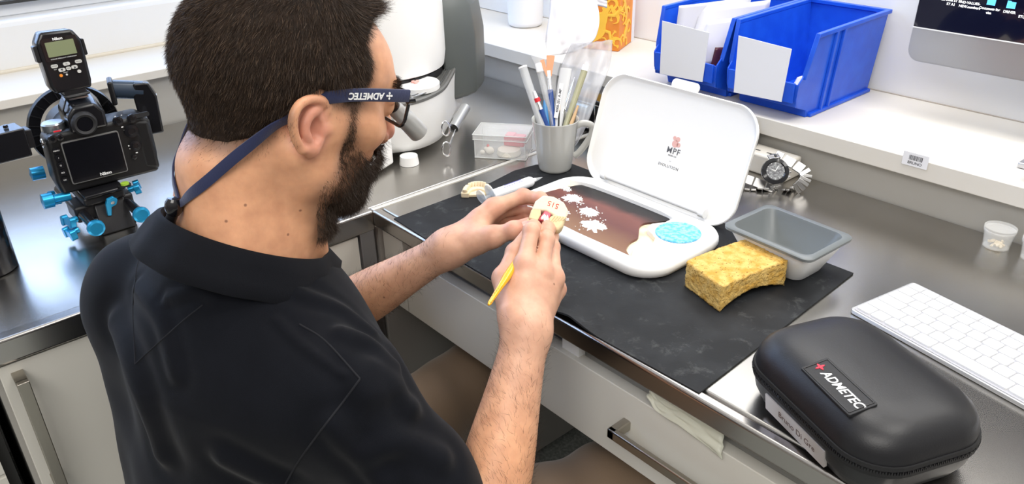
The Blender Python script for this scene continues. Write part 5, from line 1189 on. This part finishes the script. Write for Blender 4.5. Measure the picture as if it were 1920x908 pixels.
ml = nt.nodes.new('ShaderNodeMixRGB'); ml.blend_type = 'MULTIPLY'; ml.inputs[0].default_value = 1
nt.links.new(nz.outputs[0], rp.inputs[0]); nt.links.new(at.outputs['Color'], ml.inputs[1]); nt.links.new(rp.outputs[0], ml.inputs[2])
prev = ml.outputs[0]; tcn = nt.nodes.new('ShaderNodeTexCoord'); nt.links.new(tcn.outputs['Object'], nz.inputs['Vector'])
MOLES = [(-0.6680, 0.2180, 0.9559), (-0.6650, 0.2835, 0.9503), (-0.6700, 0.2294, 0.9813), (-0.6680, 0.3012, 0.9691), (-0.6680, 0.2490, 0.9918), (-0.5740, 0.5522, 0.8246), (-0.7696, 0.4403, 0.7653), (-0.7717, 0.4040, 0.7665)]
mp_ = trace(lambda p: np.minimum(head_sdf(p), np.minimum(f_r(p), f_l(p))), np.array(MOLES))
for k, q in enumerate(mp_):
    vs = nt.nodes.new('ShaderNodeVectorMath'); vs.operation = 'DISTANCE'; vs.inputs[1].default_value = tuple(float(v) for v in q-POS)
    nt.links.new(tcn.outputs['Object'], vs.inputs[0]); lt_ = nt.nodes.new('ShaderNodeMapRange'); lt_.inputs[1].default_value = .0008; lt_.inputs[2].default_value = .0019; lt_.inputs[3].default_value = .75; lt_.inputs[4].default_value = 0
    nt.links.new(vs.outputs['Value'], lt_.inputs[0]); mm = nt.nodes.new('ShaderNodeMixRGB'); mm.inputs[2].default_value = (.16, .06, .04, 1)
    nt.links.new(lt_.outputs[0], mm.inputs[0]); nt.links.new(prev, mm.inputs[1]); prev = mm.outputs[0]
nt.links.new(prev, b_.inputs['Base Color'])
body = np_mesh('body', allV, allF, M_skin, person, col=skin_tint(allV), loc=POS)

# --- fingernails
M_nail = mat('nail', (.70, .42, .36), .25, coat=.3)
for Fg, fn in ((R_F, f_r), (L_F, f_l)):
    for nme, J in Fg.items():
        t = J[3]-J[2]; t /= np.linalg.norm(t); bend = (J[1]-J[2]); bend -= t*np.dot(bend, t)
        n = -(J[3]-J[1]); n = (J[2]-(J[1]+J[3])/2); n -= t*np.dot(n, t)
        if np.linalg.norm(n) < 1e-4: n = V3(0, -.3, 1)
        if nme == 'thumb': n = V3(.6, -.5, .5); n -= t*np.dot(n, t)
        n /= np.linalg.norm(n); w = np.cross(t, n); r = FR[nme][3]; c = J[3]
        pts = np.array([c + t*(v*r*.75+r*.15) + w*(u*r*.62) + n*r for v in np.linspace(-1, 1, 7) for u in np.linspace(-1, 1, 7)], np.float32)
        P, N = project(fn, pts, .0003, 4); Fq = [(i*7+j, i*7+j+1, (i+1)*7+j+1, (i+1)*7+j) for i in range(6) for j in range(6)]
        np_mesh('fingernail', P, Fq, M_nail, person, loc=POS)

# --- hair, beard, arm hair
def nz3(p, s, seed=0):
    return (np.sin(p[:, 0]*s*1.0+1.3*seed+2*np.sin(p[:, 1]*s*.7))*np.cos(p[:, 1]*s*1.1+seed)+np.sin(p[:, 2]*s*1.2+p[:, 0]*s*.5+seed*2.1))*.5
def hair_fn(p):
    q = hl(p); m = hair_mask(p); top = sstep(q[:, 2], .07, .12)*sstep(q[:, 1], -.06, .05)
    th = .0045+.009*top + .0015*sstep(q[:, 2], .0, .05)
    m2 = m*sstep(q[:, 2]-.25*q[:, 1], -.045, .03)
    return head_core(p)-(-.003+(th+.003)*m2+.0006*nz3(p, 260)*m)
V, F = mesh_sdf(hair_fn, (-.83, .17, .93), (-.63, .475, 1.22), .0025)
mk = hair_mask(V.astype(np.float32)) > .02; keep = mk[F].all(1); F = F[keep]; use = np.unique(F); rem = -np.ones(len(V), int); rem[use] = np.arange(len(use))
M_hair = mat('hair_dark_brown', (.012, .008, .006), .7, spec=.15, noise=(90, (.026, .016, .011), .35, .7))
hair = np_mesh('hair', V[use], rem[F], M_hair, person, loc=POS)
def sample(V, F, n, w):
    T3 = np.concatenate([F[:, :3], F[:, [0, 2, 3]]]); A = np.linalg.norm(np.cross(V[T3[:, 1]]-V[T3[:, 0]], V[T3[:, 2]]-V[T3[:, 0]]), axis=1)
    cen = V[T3].mean(1); wt = A*w(cen.astype(np.float32)); wt /= wt.sum(); k = RNG.choice(len(T3), n, p=wt)
    u = RNG.random((n, 2)); f = u.sum(1) > 1; u[f] = 1-u[f]; t = T3[k]
    return (V[t[:, 0]]+(V[t[:, 1]]-V[t[:, 0]])*u[:, :1]+(V[t[:, 2]]-V[t[:, 0]])*u[:, 1:]).astype(np.float32)
def strands(name, roots, N, dirs, L, width, m, parent, droop=.25, curl=0.0, seg=3):
    n = len(roots); W = np.cross(dirs, RNG.normal(size=(n, 3))); W /= np.linalg.norm(W, axis=1)[:, None]; D = dirs.copy(); P = roots-N*.0006; rows = []
    cv_ = RNG.normal(size=(n, 3))*curl
    for k in range(seg+1):
        t = k/seg; wd = (width*(1-.75*t))[:, None]; rows += [P-W*wd, P+W*wd]
        P = P+D*(L/seg)[:, None]; D = D+np.array([0, 0, -droop/seg])+cv_/seg; D /= np.linalg.norm(D, axis=1)[:, None]
    Vv = np.stack(rows, 1).reshape(-1, 3); b0 = np.arange(n)[:, None]*(2*(seg+1)); Fq = np.concatenate([b0+np.array([[2*k, 2*k+1, 2*k+3, 2*k+2]]) for k in range(seg)], 0)
    o = np_mesh(name, Vv, Fq, m, parent, smooth=False, loc=POS); return o
Vh, Fh = V[use], rem[F]
M_strand = mat('hair_strand', (.031, .019, .0125), .55, spec=.25)
rt = sample(Vh, Fh, 52000, lambda c: (hair_mask(c) > .05)*(.25+hair_mask(c))*(hl(c)[:, 2] < .13)*(c[:, 0] > -.80)); N_ = grad(hair_fn, rt, .002)
q = hl(rt); back = np.array([0, -.25, -.9]) @ HR; fwd = np.array([0, .35, -.75]) @ HR
wf = sstep(q[:, 1], -.05, .05)[:, None]; D = back*(1-wf)+fwd*wf; top_ = (sstep(q[:, 2], .07, .11)*sstep(q[:, 1], .0, .05))[:, None]; D = D*(1-top_)+(np.array([0, .9, .25]) @ HR)*top_
D = D-N_*(D*N_).sum(1)[:, None]; D /= np.maximum(np.linalg.norm(D, axis=1), 1e-5)[:, None]; clump = np.stack([nz3(rt, 420, 1), nz3(rt, 380, 2), nz3(rt, 400, 3)], 1)
D = D+N_*.42+clump*.20+RNG.normal(size=rt.shape)*.14; D /= np.linalg.norm(D, axis=1)[:, None]
Lh = (.0045+.004*sstep(q[:, 2], -.02, .04)+.012*top_[:, 0]*sstep(q[:, 1], .02, .06))*RNG.uniform(.7, 1.25, len(rt))
strands('hair_strands', rt, N_, D, Lh, RNG.uniform(.00009, .00017, len(rt)), M_strand, hair, .1, .05)['kind'] = 'stuff'
# lighter stray strands
rt2 = rt[:9000]; M_s2 = mat('hair_strand_light', (.13, .080, .048), .45, spec=.4)
strands('hair_highlights', rt2, N_[:9000], D[:9000], Lh[:9000]*1.05, np.full(9000, .00013), M_s2, hair, .1, .05)['kind'] = 'stuff'
rt = sample(*SKIN[0], 5200, lambda c: (sstep(poly_sd(hl(c)[:, 1], hl(c)[:, 2], HAIRP), -.022, -.002)**2+.0)*(hl(c)[:, 1] < .036)*(hl(c)[:, 2] < .05)*(np.linalg.norm((c-np.asarray(earc))/np.array([.02, .020, .032]), axis=1) > 1.05)+1e-9)
N_ = grad(head_core, rt, .002); D = np.tile(np.array([0, -.15, -.95]) @ HR, (len(rt), 1))+N_*.5+RNG.normal(size=rt.shape)*.3; D /= np.linalg.norm(D, axis=1)[:, None]
strands('nape_stubble', rt, N_, D, RNG.uniform(.0025, .0055, len(rt)), RNG.uniform(.00007, .00012, len(rt)), M_strand, hair, .1, .1)['kind'] = 'stuff'
# beard: cap + strands
def beard_fn(p):
    q = hl(p); m = beard_mask(p); den = sstep(q[:, 1]-.45*q[:, 2], .052, .092)     # denser towards chin
    return head_core(p)-(-.003+.0034*m+(.0062*m*den)+.0005*nz3(p, 500, 2)*m*den)
V, F = mesh_sdf(beard_fn, (-.80, .32, .90), (-.66, .46, 1.08), .0018)
pv = V.astype(np.float32); qv = hl(pv); den = beard_mask(pv)*sstep(qv[:, 1]-.45*qv[:, 2], .076, .098); keep = (den > .6)[F].all(1); Fk = F[keep]; use = np.unique(Fk); rem = -np.ones(len(V), int); rem[use] = np.arange(len(use))
M_beard = mat('beard_dark', (.016, .010, .008), .55, noise=(200, (.035, .022, .016), .4, .7))
beard = np_mesh('beard', V[use], rem[Fk], M_beard, person, loc=POS)
hV, hF = SKIN[0]
def bw(c):
    qq = hl(c); side = (1-sstep(qq[:, 1], .030, .050))*sstep(qq[:, 2], -.05, -.01); return beard_mask(c)*(.26+1.15*side+.6*sstep(qq[:, 1]-.45*qq[:, 2], .035, .085))*(c[:, 0] > -.79)
rt = sample(V, F, 27000, bw); N_ = grad(beard_fn, rt, .0015); D = np.tile(np.array([0, .25, -.95]) @ HR, (len(rt), 1)); D = D-N_*(D*N_).sum(1)[:, None]
D /= np.maximum(np.linalg.norm(D, axis=1), 1e-5)[:, None]; q = hl(rt); dn = sstep(q[:, 1]-.45*q[:, 2], .045, .085)
D = D+N_*(.35+.25*dn)[:, None]+RNG.normal(size=rt.shape)*.28; D /= np.linalg.norm(D, axis=1)[:, None]
strands('beard_strands', rt, N_, D, (.0045+.0065*dn)*RNG.uniform(.7, 1.2, len(rt)), RNG.uniform(.00009, .00016, len(rt)), mat('beard_strand', (.036, .022, .014), .5, spec=.3), beard, .15, .35)['kind'] = 'stuff'
# eyebrow
rt = sample(hV, hF, 1500, lambda c: ((np.abs(np.abs(hl(c)[:, 0])-.030) < .020)*(np.abs(hl(c)[:, 2]-.0435-.1*(.03-np.abs(np.abs(hl(c)[:, 0])-.03))) < .0042)*(hl(c)[:, 1] > .06)).astype(float)+1e-12)
N_ = grad(head_core, rt); q = hl(rt); D = np.stack([np.sign(q[:, 0]), 0*q[:, 0], .2+0*q[:, 0]], 1) @ HR + N_*.35+RNG.normal(size=rt.shape)*.15; D /= np.linalg.norm(D, axis=1)[:, None]
strands('eyebrows', rt, N_, D, RNG.uniform(.006, .009, len(rt)), np.full(len(rt), .00014), M_strand, person, .0, .1)['kind'] = 'stuff'
# forearm hair
for (v_, f_), fn, a_, W_c, E_c, nm in ((SKIN[1], f_r, ax, RW, RE, 5200), (SKIN[2], f_l, axL, LW, LE, 3600)):
    def wfn(c, W_c=W_c, a_=a_, E_c=E_c): t = ((c-E_c) @ a_)/np.linalg.norm(W_c-E_c); return (t > .05)*(1-sstep(t, .85, 1.12))*(.5+.5*(nz3(c, 90) > -.2))+1e-9
    rt = sample(v_, f_, nm, wfn); N_ = grad(fn, rt, .0015); cr_ = np.cross(N_, a_); D = a_*.75+cr_*.6; D = D-N_*(D*N_).sum(1)[:, None]; D = D/np.linalg.norm(D, axis=1)[:, None]+N_*.38+RNG.normal(size=rt.shape)*.28; D /= np.linalg.norm(D, axis=1)[:, None]
    strands('arm_hair', rt, N_, D, RNG.uniform(.007, .015, len(rt)), RNG.uniform(.00007, .00013, len(rt)), M_strand, body, .2, .45)['kind'] = 'stuff'

# --- polo shirt
SRE = lerp(RS, RE, .99); SLE = lerp(LS, LE, .66)
FOLDS = [([(-0.5917, 0.3012, 0.8091), (-0.5888, 0.3248, 0.8125), (-0.5878, 0.3447, 0.7927)], .010), ([(-0.5803, 0.3014, 0.7929), (-0.5797, 0.3321, 0.7869), (-0.5753, 0.3496, 0.7591)], .009), ([(-0.6049, 0.2951, 0.8635), (-0.6256, 0.3395, 0.8194), (-0.6230, 0.3638, 0.7812)], .007),
         ([(-0.6289, 0.2692, 0.9091), (-0.6207, 0.3065, 0.8789), (-0.6369, 0.3472, 0.8237)], .006), ([(-0.9831, 0.1707, 0.7413), (-0.9030, 0.1606, 0.6992), (-0.8026, 0.1460, 0.6650)], .012), ([(-0.9236, 0.1943, 0.8132), (-0.8545, 0.1952, 0.8004), (-0.7860, 0.1811, 0.7700)], .007),
         ([(-0.8215, 0.1986, 0.8427), (-0.7740, 0.2201, 0.8651), (-0.7421, 0.2248, 0.8677)], .005), ([(-0.5439, 0.2803, 0.7573), (-0.5540, 0.3228, 0.7384), (-0.5488, 0.3632, 0.6950)], .009), ([(-0.5503, 0.2441, 0.8077), (-0.5332, 0.2622, 0.7624), (-0.5269, 0.2784, 0.7304)], .008), ([(-0.6541, 0.1734, 0.7418), (-0.6206, 0.1814, 0.7461), (-0.5723, 0.1925, 0.7544)], .010),
         ([(-0.6328, 0.2451, 0.8850), (-0.6045, 0.2505, 0.8723), (-0.5833, 0.2782, 0.8329)], .004)]
def shirt_core(p):
    d = torso(p, .004)
    r_ = limb(p, [(RS, .056), (lerp(RS, RE, .5), .053), (lerp(RS, RE, 1.0), .049)], .03); r_ = smax(r_, (p-SRE) @ ((RE-RS)/np.linalg.norm(RE-RS)), .004)
    l_ = limb(p, [(LS, .058), (lerp(LS, LE, .5), .054), (LE, .052)], .03); l_ = smax(l_, (p-SLE) @ ((LE-LS)/np.linalg.norm(LE-LS)), .004)
    d = smin(d, r_, .030); d = smin(d, l_, .035); return smin(d, d_cap(p, V3(-.895, .190, .80), V3(-.885, .205, .56), .055, .085), .05)
FP = []
for L_, r_ in FOLDS:
    pr_ = trace(shirt_core, np.array(bez(L_, 5))); FP.append((pr_, r_))
def shirt_fn(p):
    d = shirt_core(p)
    near = np.abs(d) < .03
    if near.any():
        pn = p[near]; dn = d[near]
        for P_, r_ in FP:
            w = np.full(len(pn), 9., np.float32)
            for i in range(0, len(P_)-1, 1): w = np.minimum(w, d_cap(pn, P_[i], P_[i+1], 0, 0))
            dn = dn-r_*.55*np.exp(-(w/(r_*1.25))**2)+r_*.30*np.exp(-((w-r_*2.2)/(r_*1.2))**2)
        dn = dn - .0018*nz3(pn, 28, 4) - .0008*nz3(pn, 70, 5)
        # neck opening, bottom hem
        d[near] = dn
    ring_n = V3(0, .48, .876); d = smax(d, (p-V3(-.737, .270, .928)) @ ring_n+.004, .003)
    return smax(d, V3(0, 0, -1) @ p.T + .47, .01)
V, F = mesh_sdf(shirt_fn, (-1.06, .07, .44), (-.42, .50, 1.0), .0032)
M_shirt = mat('shirt_navy_black', (.0024, .0030, .0054), .85, sheen=.06, bump=(1400, .35, .0006), noise=(24, (.0034, .0041, .0070), .35, .7), spec=.14)
shirt = np_mesh('polo_shirt', V, F, M_shirt, person, loc=POS)
def sewn(name, L, fn, off, r, m, parent, n=8):
    P = trace(fn, np.array(bez(L, 8))); b = MB(); b.tube([tuple(q-POS) for q in P], r, n); return b.obj(name, m, parent, smooth=True)
M_seam = mat('seam', (.006, .0065, .010), .9)
sewn('seam', [(-0.5917, 0.3012, 0.8091), (-0.5869, 0.2818, 0.7997), (-0.5776, 0.2446, 0.7834), (-0.5740, 0.2173, 0.7660), (-0.5749, 0.2008, 0.7470)], shirt_fn, .0002, .0011, M_seam, shirt)
sewn('seam', [(-0.6177, 0.2594, 0.8809), (-0.6038, 0.2765, 0.8604), (-0.5917, 0.3012, 0.8091)], shirt_fn, .0002, .0010, M_seam, shirt)
sewn('seam', [(-0.8562, 0.1572, 0.7561), (-0.8094, 0.1791, 0.8014), (-0.7728, 0.1995, 0.8379), (-0.7471, 0.2143, 0.8620)], shirt_fn, .0002, .0008, M_seam, shirt)
sewn('seam', [(-0.9564, 0.2175, 0.8463), (-0.9118, 0.1858, 0.8072), (-0.8562, 0.1572, 0.7561)], shirt_fn, .0002, .0008, M_seam, shirt)
# collar
cc = V3(-.737, .270, .926); e1 = V3(1, 0, 0); e2 = V3(0, .876, -.48); e3 = V3(0, .48, .876)
def collar_pt(a, rr_, hh, zoff=0): return cc+e1*math.cos(a)*(.0745+rr_)+e2*math.sin(a)*(.0885+rr_)+e3*hh
rows = []
prof_ = [(-.012, -.030), (-.006, -.006), (-.004, .003), (-.001, .0055), (.003, .003), (.0075, -.008), (.0125, -.022), (.0175, -.036), (.0160, -.0375), (.0110, -.024), (.004, -.009)]
a0, a1 = math.radians(90+14), math.radians(90+360-14)
rings = []
for t in np.linspace(0, 1, 96):
    a = a0+(a1-a0)*t; e = max(0, 1-min(t, 1-t)/.07); wv = .0016*math.sin(a*5)+.001*math.sin(a*11)
    rg_c = []
    for (r_, h_) in prof_:
        k = 1 if r_ > .004 else 0
        fr_ = sstep(np.float32(math.sin(a)), -.2, .9)
        rg_c.append(tuple(collar_pt(a, r_+wv*k+.008*e*k+.004*fr_*k, h_*(1+.30*e*(h_ < -.015)+.30*fr_*(h_ < -.015)) + .004*e)-POS))
    rings.append(rg_c)
b = MB(); b.loft(rings, True, True); M_col = mat('collar_rib', (.0028, .0034, .0060), .85, sheen=.04, spec=.2, bump=(2200, .6, .0006), stretch=(1, 1, .05))
b.obj('collar', M_col, shirt, smooth=True, angle=70)

# --- trousers
def trou(p): 
    d = legs(p, .008)-.0015*nz3(p, 40, 7)-.004*np.sin(p[:, 1]*70+p[:, 0]*30)*sstep(p[:, 1], .45, .6)*.5
    return smax(d, .12-p[:, 2], .006)
V, F = mesh_sdf(trou, (-1.02, .05, .08), (-.40, .78, .66), .006)
np_mesh('trousers', V, F, mat('trousers_tan', (.20, .135, .085), .8, sheen=.3, bump=(900, .3, .0005)), person, loc=POS)
for s, a in ((1, V3(-.56, .60, .045)), (-1, V3(-.90, .64, .045))):
    V, F = mesh_sdf(lambda p: smax(smin(d_cap(p, a+V3(0, -.04, 0), a+V3(0, .16, -.010), .044, .036), d_cap(p, a, a+V3(0, 0, .05), .042, .042), .03), -p[:, 2]+.002, .004), a-V3(.08, .12, .05), a+V3(.08, .23, .11), .005)
    np_mesh('shoe', V, F, mat('shoe_dark', (.03, .03, .03), .6), person, loc=POS)

# --- glasses with navy strap and loupes
gl = thing('loupe_glasses', 'black framed magnifying loupe glasses with navy strap worn by the man', 'glasses', tuple(float(v) for v in hw([0, .105, .022])))
GO = hw([0, .105, .022]); 
def gp(x, y, z): return tuple(float(v) for v in hw([x, y, z])-GO)
M_fr = mat('glasses_black', (.006, .006, .007), .18, coat=.5)
for s in (-1, 1):
    path = []
    for (x, z) in rrect(.054, .036, .010, 5): path.append(gp(s*.0365+x, .108-abs(s*.0365+x)*.20-.10*(z < 0)*abs(z), .022+z))
    path.append(path[0]); path.append(path[1])
    b = MB(); b.tube(path, .0019, 10); b.obj('rim', M_fr, gl, smooth=True)
    ln = MB(); ln.add([gp(s*.0365+x, .108-abs(s*.0365+x)*.20, .022+z) for x, z in rrect(.052, .034, .010, 5)], [tuple(range(24))]); ln.obj('lens', mat('lens_clear', (.95, .97, 1), .02, alpha=.10, spec=.8) if s < 0 else MATS['lens_clear'], gl)
    b = MB(); b.tube([gp(s*.062, .097, .034), gp(s*.071, .094, .034), gp(s*.0735, .086, .0335)], [.0030, .0034, .0030], 10); b.obj('end_piece', M_fr, gl, smooth=True)
    A = Vector(gp(s*.033, .100, .019)); Bp = Vector(gp(s*.030, .140, -.006)); ax_ = Bp-A
    b = MB(); MT = aim(A, ax_); Lg = ax_.length; b.lathe([(.0075, 0), (.0088, .004), (.0088, Lg*.35), (.0105, Lg*.42), (.0112, Lg), (.0100, Lg+.001), (.0085, Lg-.001), (.001, Lg-.001)], 32, MT); b.obj('loupe_barrel', mat('loupe_grey', (.42, .42, .41), .3, .3) if s < 0 else MATS['loupe_grey'], gl, smooth=True, angle=30)
    b = MB(); b.lathe([(.0068, 0), (.0068, -.0015), (.001, -.0015)], 24, MT); b.obj('eyepiece', M_blackgloss, gl)
b = MB(); b.tube([gp(-.010, .1075, .030), gp(0, .111, .034), gp(.010, .1075, .030)], .0022, 8); b.obj('bridge', M_fr, gl, smooth=True)
M_nav = mat('strap_navy', (.008, .014, .062), .75, sheen=.3, bump=(1800, .5, .0006), stretch=(1, 1, .2))
hsd = lambda p: np.minimum(head_core(p), hair_fn(p))
for s in (1, -1):
    L_ = [(-0.6545, 0.4275, 1.0587), (-0.6520, 0.4069, 1.0644), (-0.6505, 0.3852, 1.0700), (-0.6500, 0.3621, 1.0753), (-0.6505, 0.3467, 1.0771), (-0.6540, 0.3354, 1.0773), (-0.6600, 0.3258, 1.0751), (-0.6630, 0.3131, 1.0707), (-0.6650, 0.2913, 1.0608), (-0.6680, 0.2700, 1.0496), (-0.6760, 0.2508, 1.0362), (-0.6900, 0.2333, 1.0189), (-0.7050, 0.2213, 1.0034), (-0.7220, 0.2124, 0.9897), (-0.7320, 0.2079, 0.9817)]
    P0 = np.array(L_, np.float32)
    if s < 0:
        P0 = P0.copy(); P0[:, 0] = -1.46-P0[:, 0]
    P = np.array(bez([tuple(q) for q in P0], 8), np.float32); n_ = len(P)
    dd = hsd(P); G_ = grad(hsd, P, .004); need = np.clip(.0016-dd, 0, .03)*(np.arange(n_) > 8*4); 
    for _ in range(3): 
        dd = hsd(P); P = P+grad(hsd, P, .004)*(np.clip(.0018-dd, 0, .02)*(np.arange(n_) > 32))[:, None]
    for _ in range(6): P[1:-1] = P[1:-1]*.5+(P[:-2]+P[2:])*.25
    Nn = grad(hsd, P, .006); Nn[:34] = V3(s*1.0, .05, 0)
    for _ in range(8): Nn[1:-1] = Nn[1:-1]*.5+(Nn[:-2]+Nn[2:])*.25
    rr_ = []
    for i in range(n_):
        t = P[min(i+1, n_-1)]-P[max(i-1, 0)]; t /= np.linalg.norm(t); n = Nn[i]-t*np.dot(Nn[i], t); n /= np.linalg.norm(n); w = np.cross(t, n)
        hw_ = .0062 if i < 40 else .0052; th2 = .0021 if i < 40 else .0011
        hw_ *= 1-.45*sstep(np.float32(i), n_-20, n_)
        q = P[i]-np.asarray(GO); rr_.append([tuple(q+w*hw_*c_+n*th2*s_) for c_, s_ in ((-1, -.6), (1, -.6), (1, .6), (.8, 1), (-.8, 1), (-1, .6))])
    b = MB(); b.loft(rr_); st_ = b.obj('strap', M_nav, gl, smooth=True, angle=50)
    if s > 0:
        i0, i1 = 9, 27; c_ = (P[i0]+P[i1])/2; xd = P[i1]-P[i0]; xd /= np.linalg.norm(xd); nd = V3(1, 0, 0)-xd*xd[0]; nd /= np.linalg.norm(nd); yd = np.cross(nd, xd)
        o_ = c_+nd*.0026-np.asarray(GO); TB = basis(tuple(map(float, o_)), tuple(map(float, xd)), tuple(map(float, yd)), tuple(map(float, nd)))
        text('lettering', 'ADMETEC', .0088, M_lw, st_, TB @ T_((.0035, 0, 0)), extrude=.0002, bold=.00025, shear=.1, spacing=1.0)
        b = MB()
        for k in range(4):
            a = k*PI/2; b.lathe([(.0011, 0), (.0011, .0004)], 8, TB @ T_((-.0225+.0026*math.cos(a), .0026*math.sin(a), 0)))
        b.lathe([(.0014, .0001), (.0014, .0004)], 12, TB @ T_((-.0225, 0, 0)), caps=(False, True)); b.obj('logo_star', M_lw, st_)
bd = V3(*(-0.7330, 0.2053, 0.9822))-np.asarray(GO)
b = MB(); TBd = aim(tuple(map(float, bd)), (0, -.25, -.97))
b.lathe([(.0012, -.009), (.0060, -.0085), (.0082, -.004), (.0085, .0), (.0078, .004), (.0055, .008), (.001, .009)], 24, TBd); b.obj('slider_bead', M_blackgloss, gl, smooth=True)
b = MB(); b.tube([tuple(bd+V3(0, -.002, -.006)), tuple(bd+V3(-.006, -.005, -.016)), tuple(bd+V3(-.012, -.004, -.026))], .0052, 12); b.obj('cord_tail', M_black, gl, smooth=True)

# --- plaster model held in the hands
mo_c = V3(*(-0.6497, 0.6136, 0.8657)); vx_ = V3(*(-0.6336, 0.6283, 0.8605))-V3(*(-0.6641, 0.6027, 0.8731)); vx_ /= np.linalg.norm(vx_)
view = mo_c-V3(0, 0, 1.30); view /= np.linalg.norm(view); vy_ = V3(*(-0.6591, 0.6270, 0.8786))-V3(*(-0.6424, 0.6003, 0.8538)); vy_ -= vx_*np.dot(vx_, vy_); vy_ /= np.linalg.norm(vy_); vz_ = np.cross(vx_, vy_)
pm = bpy.data.objects.new('plaster_model', None); C.objects.link(pm); pm.matrix_world = basis(tuple(map(float, mo_c)), tuple(map(float, vx_)), tuple(map(float, vy_)), tuple(map(float, vz_))); pm.empty_display_size = .02
tag(pm, 'cream plaster tooth model with red writing held between both hands', 'dental model')
M_pm = mat('plaster_ivory', (.72, .56, .33), .7, bump=(260, .4, .001)); M_pmw = mat('plaster_pale', (.76, .67, .50), .7, bump=(260, .3, .001))
b = MB(); b.loft([[(x, y, z) for x, y in [(-.021, -.004), (-.020, .009), (-.013, .020), (0, .0225), (.014, .0195), (.022, .011), (.0225, -.001), (.012, -.003), (-.004, .001)]] for z in (-.010, .010)]); b.obj('model_base', M_pmw, pm, bevel=.002)
b = MB(); b.loft([[(x, y, z) for x, y in [(-.0215, -.016), (-.0215, -.003), (-.011, .003), (-.0085, -.006), (-.010, -.016)]] for z in (-.008, .0095)]); b.obj('left_block', M_pm, pm, bevel=.002)
b = MB(); b.loft([[(x*f, y*f2, z) for x, y in [(.004, -.018), (.0025, -.006), (.008, .0), (.0225, .0), (.0225, -.012), (.018, -.021)]] for z, f, f2 in ((-.008, 1, 1), (.006, 1, 1), (.011, .92, .92))]); b.obj('right_block', M_pm, pm, bevel=.0025)
for k in range(5):
    b = MB(); b.tube([(.004+.0035*k, -.014+.0022*k, .010), (.0075+.0035*k, -.003+.0008*k, .0112)], .0016, 8); b.obj('relief', M_pm, pm, smooth=True)
b = MB(); b.loft([[(x, y, z) for x, y in [(-.0095, -.013), (-.0045, .005), (.0045, .003), (.0015, -.011)]] for z in (-.006, .0085)]); b.obj('gum_pink', mat('gum_pink', (.70, .11, .16), .35), pm, bevel=.0015)
for (x, y, a) in ((-.006, -.012, .2), (-.002, -.013, -.1), (.0015, -.012, -.3)):
    b = MB(); b.lathe([(.0008, 0), (.0019, .002), (.0016, .005), (.0003, .0085)], 10, aim((x, y, .0085), (a, 1, .1))); b.obj('tooth', M_lw, pm, smooth=True)
b = MB(); b.box(-.0225, -.010, -.019, -.0155, -.006, .006); b.obj('base_pin', M_pm, pm, bevel=.001)
text('lettering', '515', .0100, mat('ink_red', (.62, .05, .04), .6), pm, T_((.002, .0115, .0102), (0, 0, PI-.05)), extrude=.0001)
b = MB(); b.lathe([(.0012, 0), (.001, .009)], 10, aim((-.019, .002, .004), (-1, -.1, 0))); b.obj('steel_pin', M_chrome, pm)

# --- yellow brush held in right hand
pA, pB = V3(*(-0.5804, 0.4595, 0.8333)), V3(*(-0.6471, 0.5977, 0.8574)); br = thing('paint_brush', 'fine brush with a yellow handle held in his right hand', 'brush', tuple(map(float, pA)))
Dv = Vector((pB-pA).tolist()); b = MB(); b.tube([Dv*t for t in (0, .02, .10, .2, .33, .5, .68)], [.0012, .0024, .0028, .0034, .0050, .0046, .0036], 14); b.obj('handle', mat('brush_yellow', (.85, .42, .01), .2, coat=.5), br, smooth=True)
b = MB()
for k in range(22):
    t = .02+.0085*k; p_ = Dv*t; a = k*2.2; u_ = Dv.normalized().orthogonal().normalized(); w_2 = Dv.normalized().cross(u_); b.lathe([(.0006, 0), (.0005, .0005)], 6, aim(p_+(u_*math.cos(a)+w_2*math.sin(a))*(.0023+.0003*(t*10)), u_*math.cos(a)+w_2*math.sin(a)))
b.obj('grip_dots', mat('dot_brown', (.25, .09, .01), .4), br)['kind'] = 'stuff'
b = MB(); b.tube([Dv*.67, Dv*.88], [.0034, .0024], 14); b.obj('ferrule', M_chrome, br, smooth=True)
b = MB(); b.tube([Dv*.87, Dv*.94, Dv*1.02], [.0022, .0020, .0003], 12); b.obj('bristles', mat('bristle_dark', (.03, .02, .015), .6), br, smooth=True)

# --- stool under him
st = thing('stool', 'round black work stool under the seated man', 'stool', (-.745, .235, 0))
b = MB(); b.lathe([(.001, .325), (.17, .325), (.18, .335), (.18, .355), (.16, .365), (.001, .365)], 40); b.obj('seat', M_black, st, smooth=True, angle=40)
b = MB(); b.lathe([(.025, .07), (.025, .325)], 20); b.obj('column', M_chrome, st, smooth=True, angle=40)
for k in range(5):
    a = k*2*PI/5+.3; b = MB(); b.tube([(.02*math.cos(a), .02*math.sin(a), .085), (.24*math.cos(a), .24*math.sin(a), .06)], [.02, .014], 8); b.obj('leg', M_black, st, smooth=True)
    b = MB(); b.lathe([(.012, -.012), (.026, -.012), (.026, .012), (.012, .012)], 20, aim((.24*math.cos(a), .24*math.sin(a), .028), (-math.sin(a), math.cos(a), 0))); b.obj('caster', M_black, st, smooth=True, angle=40)
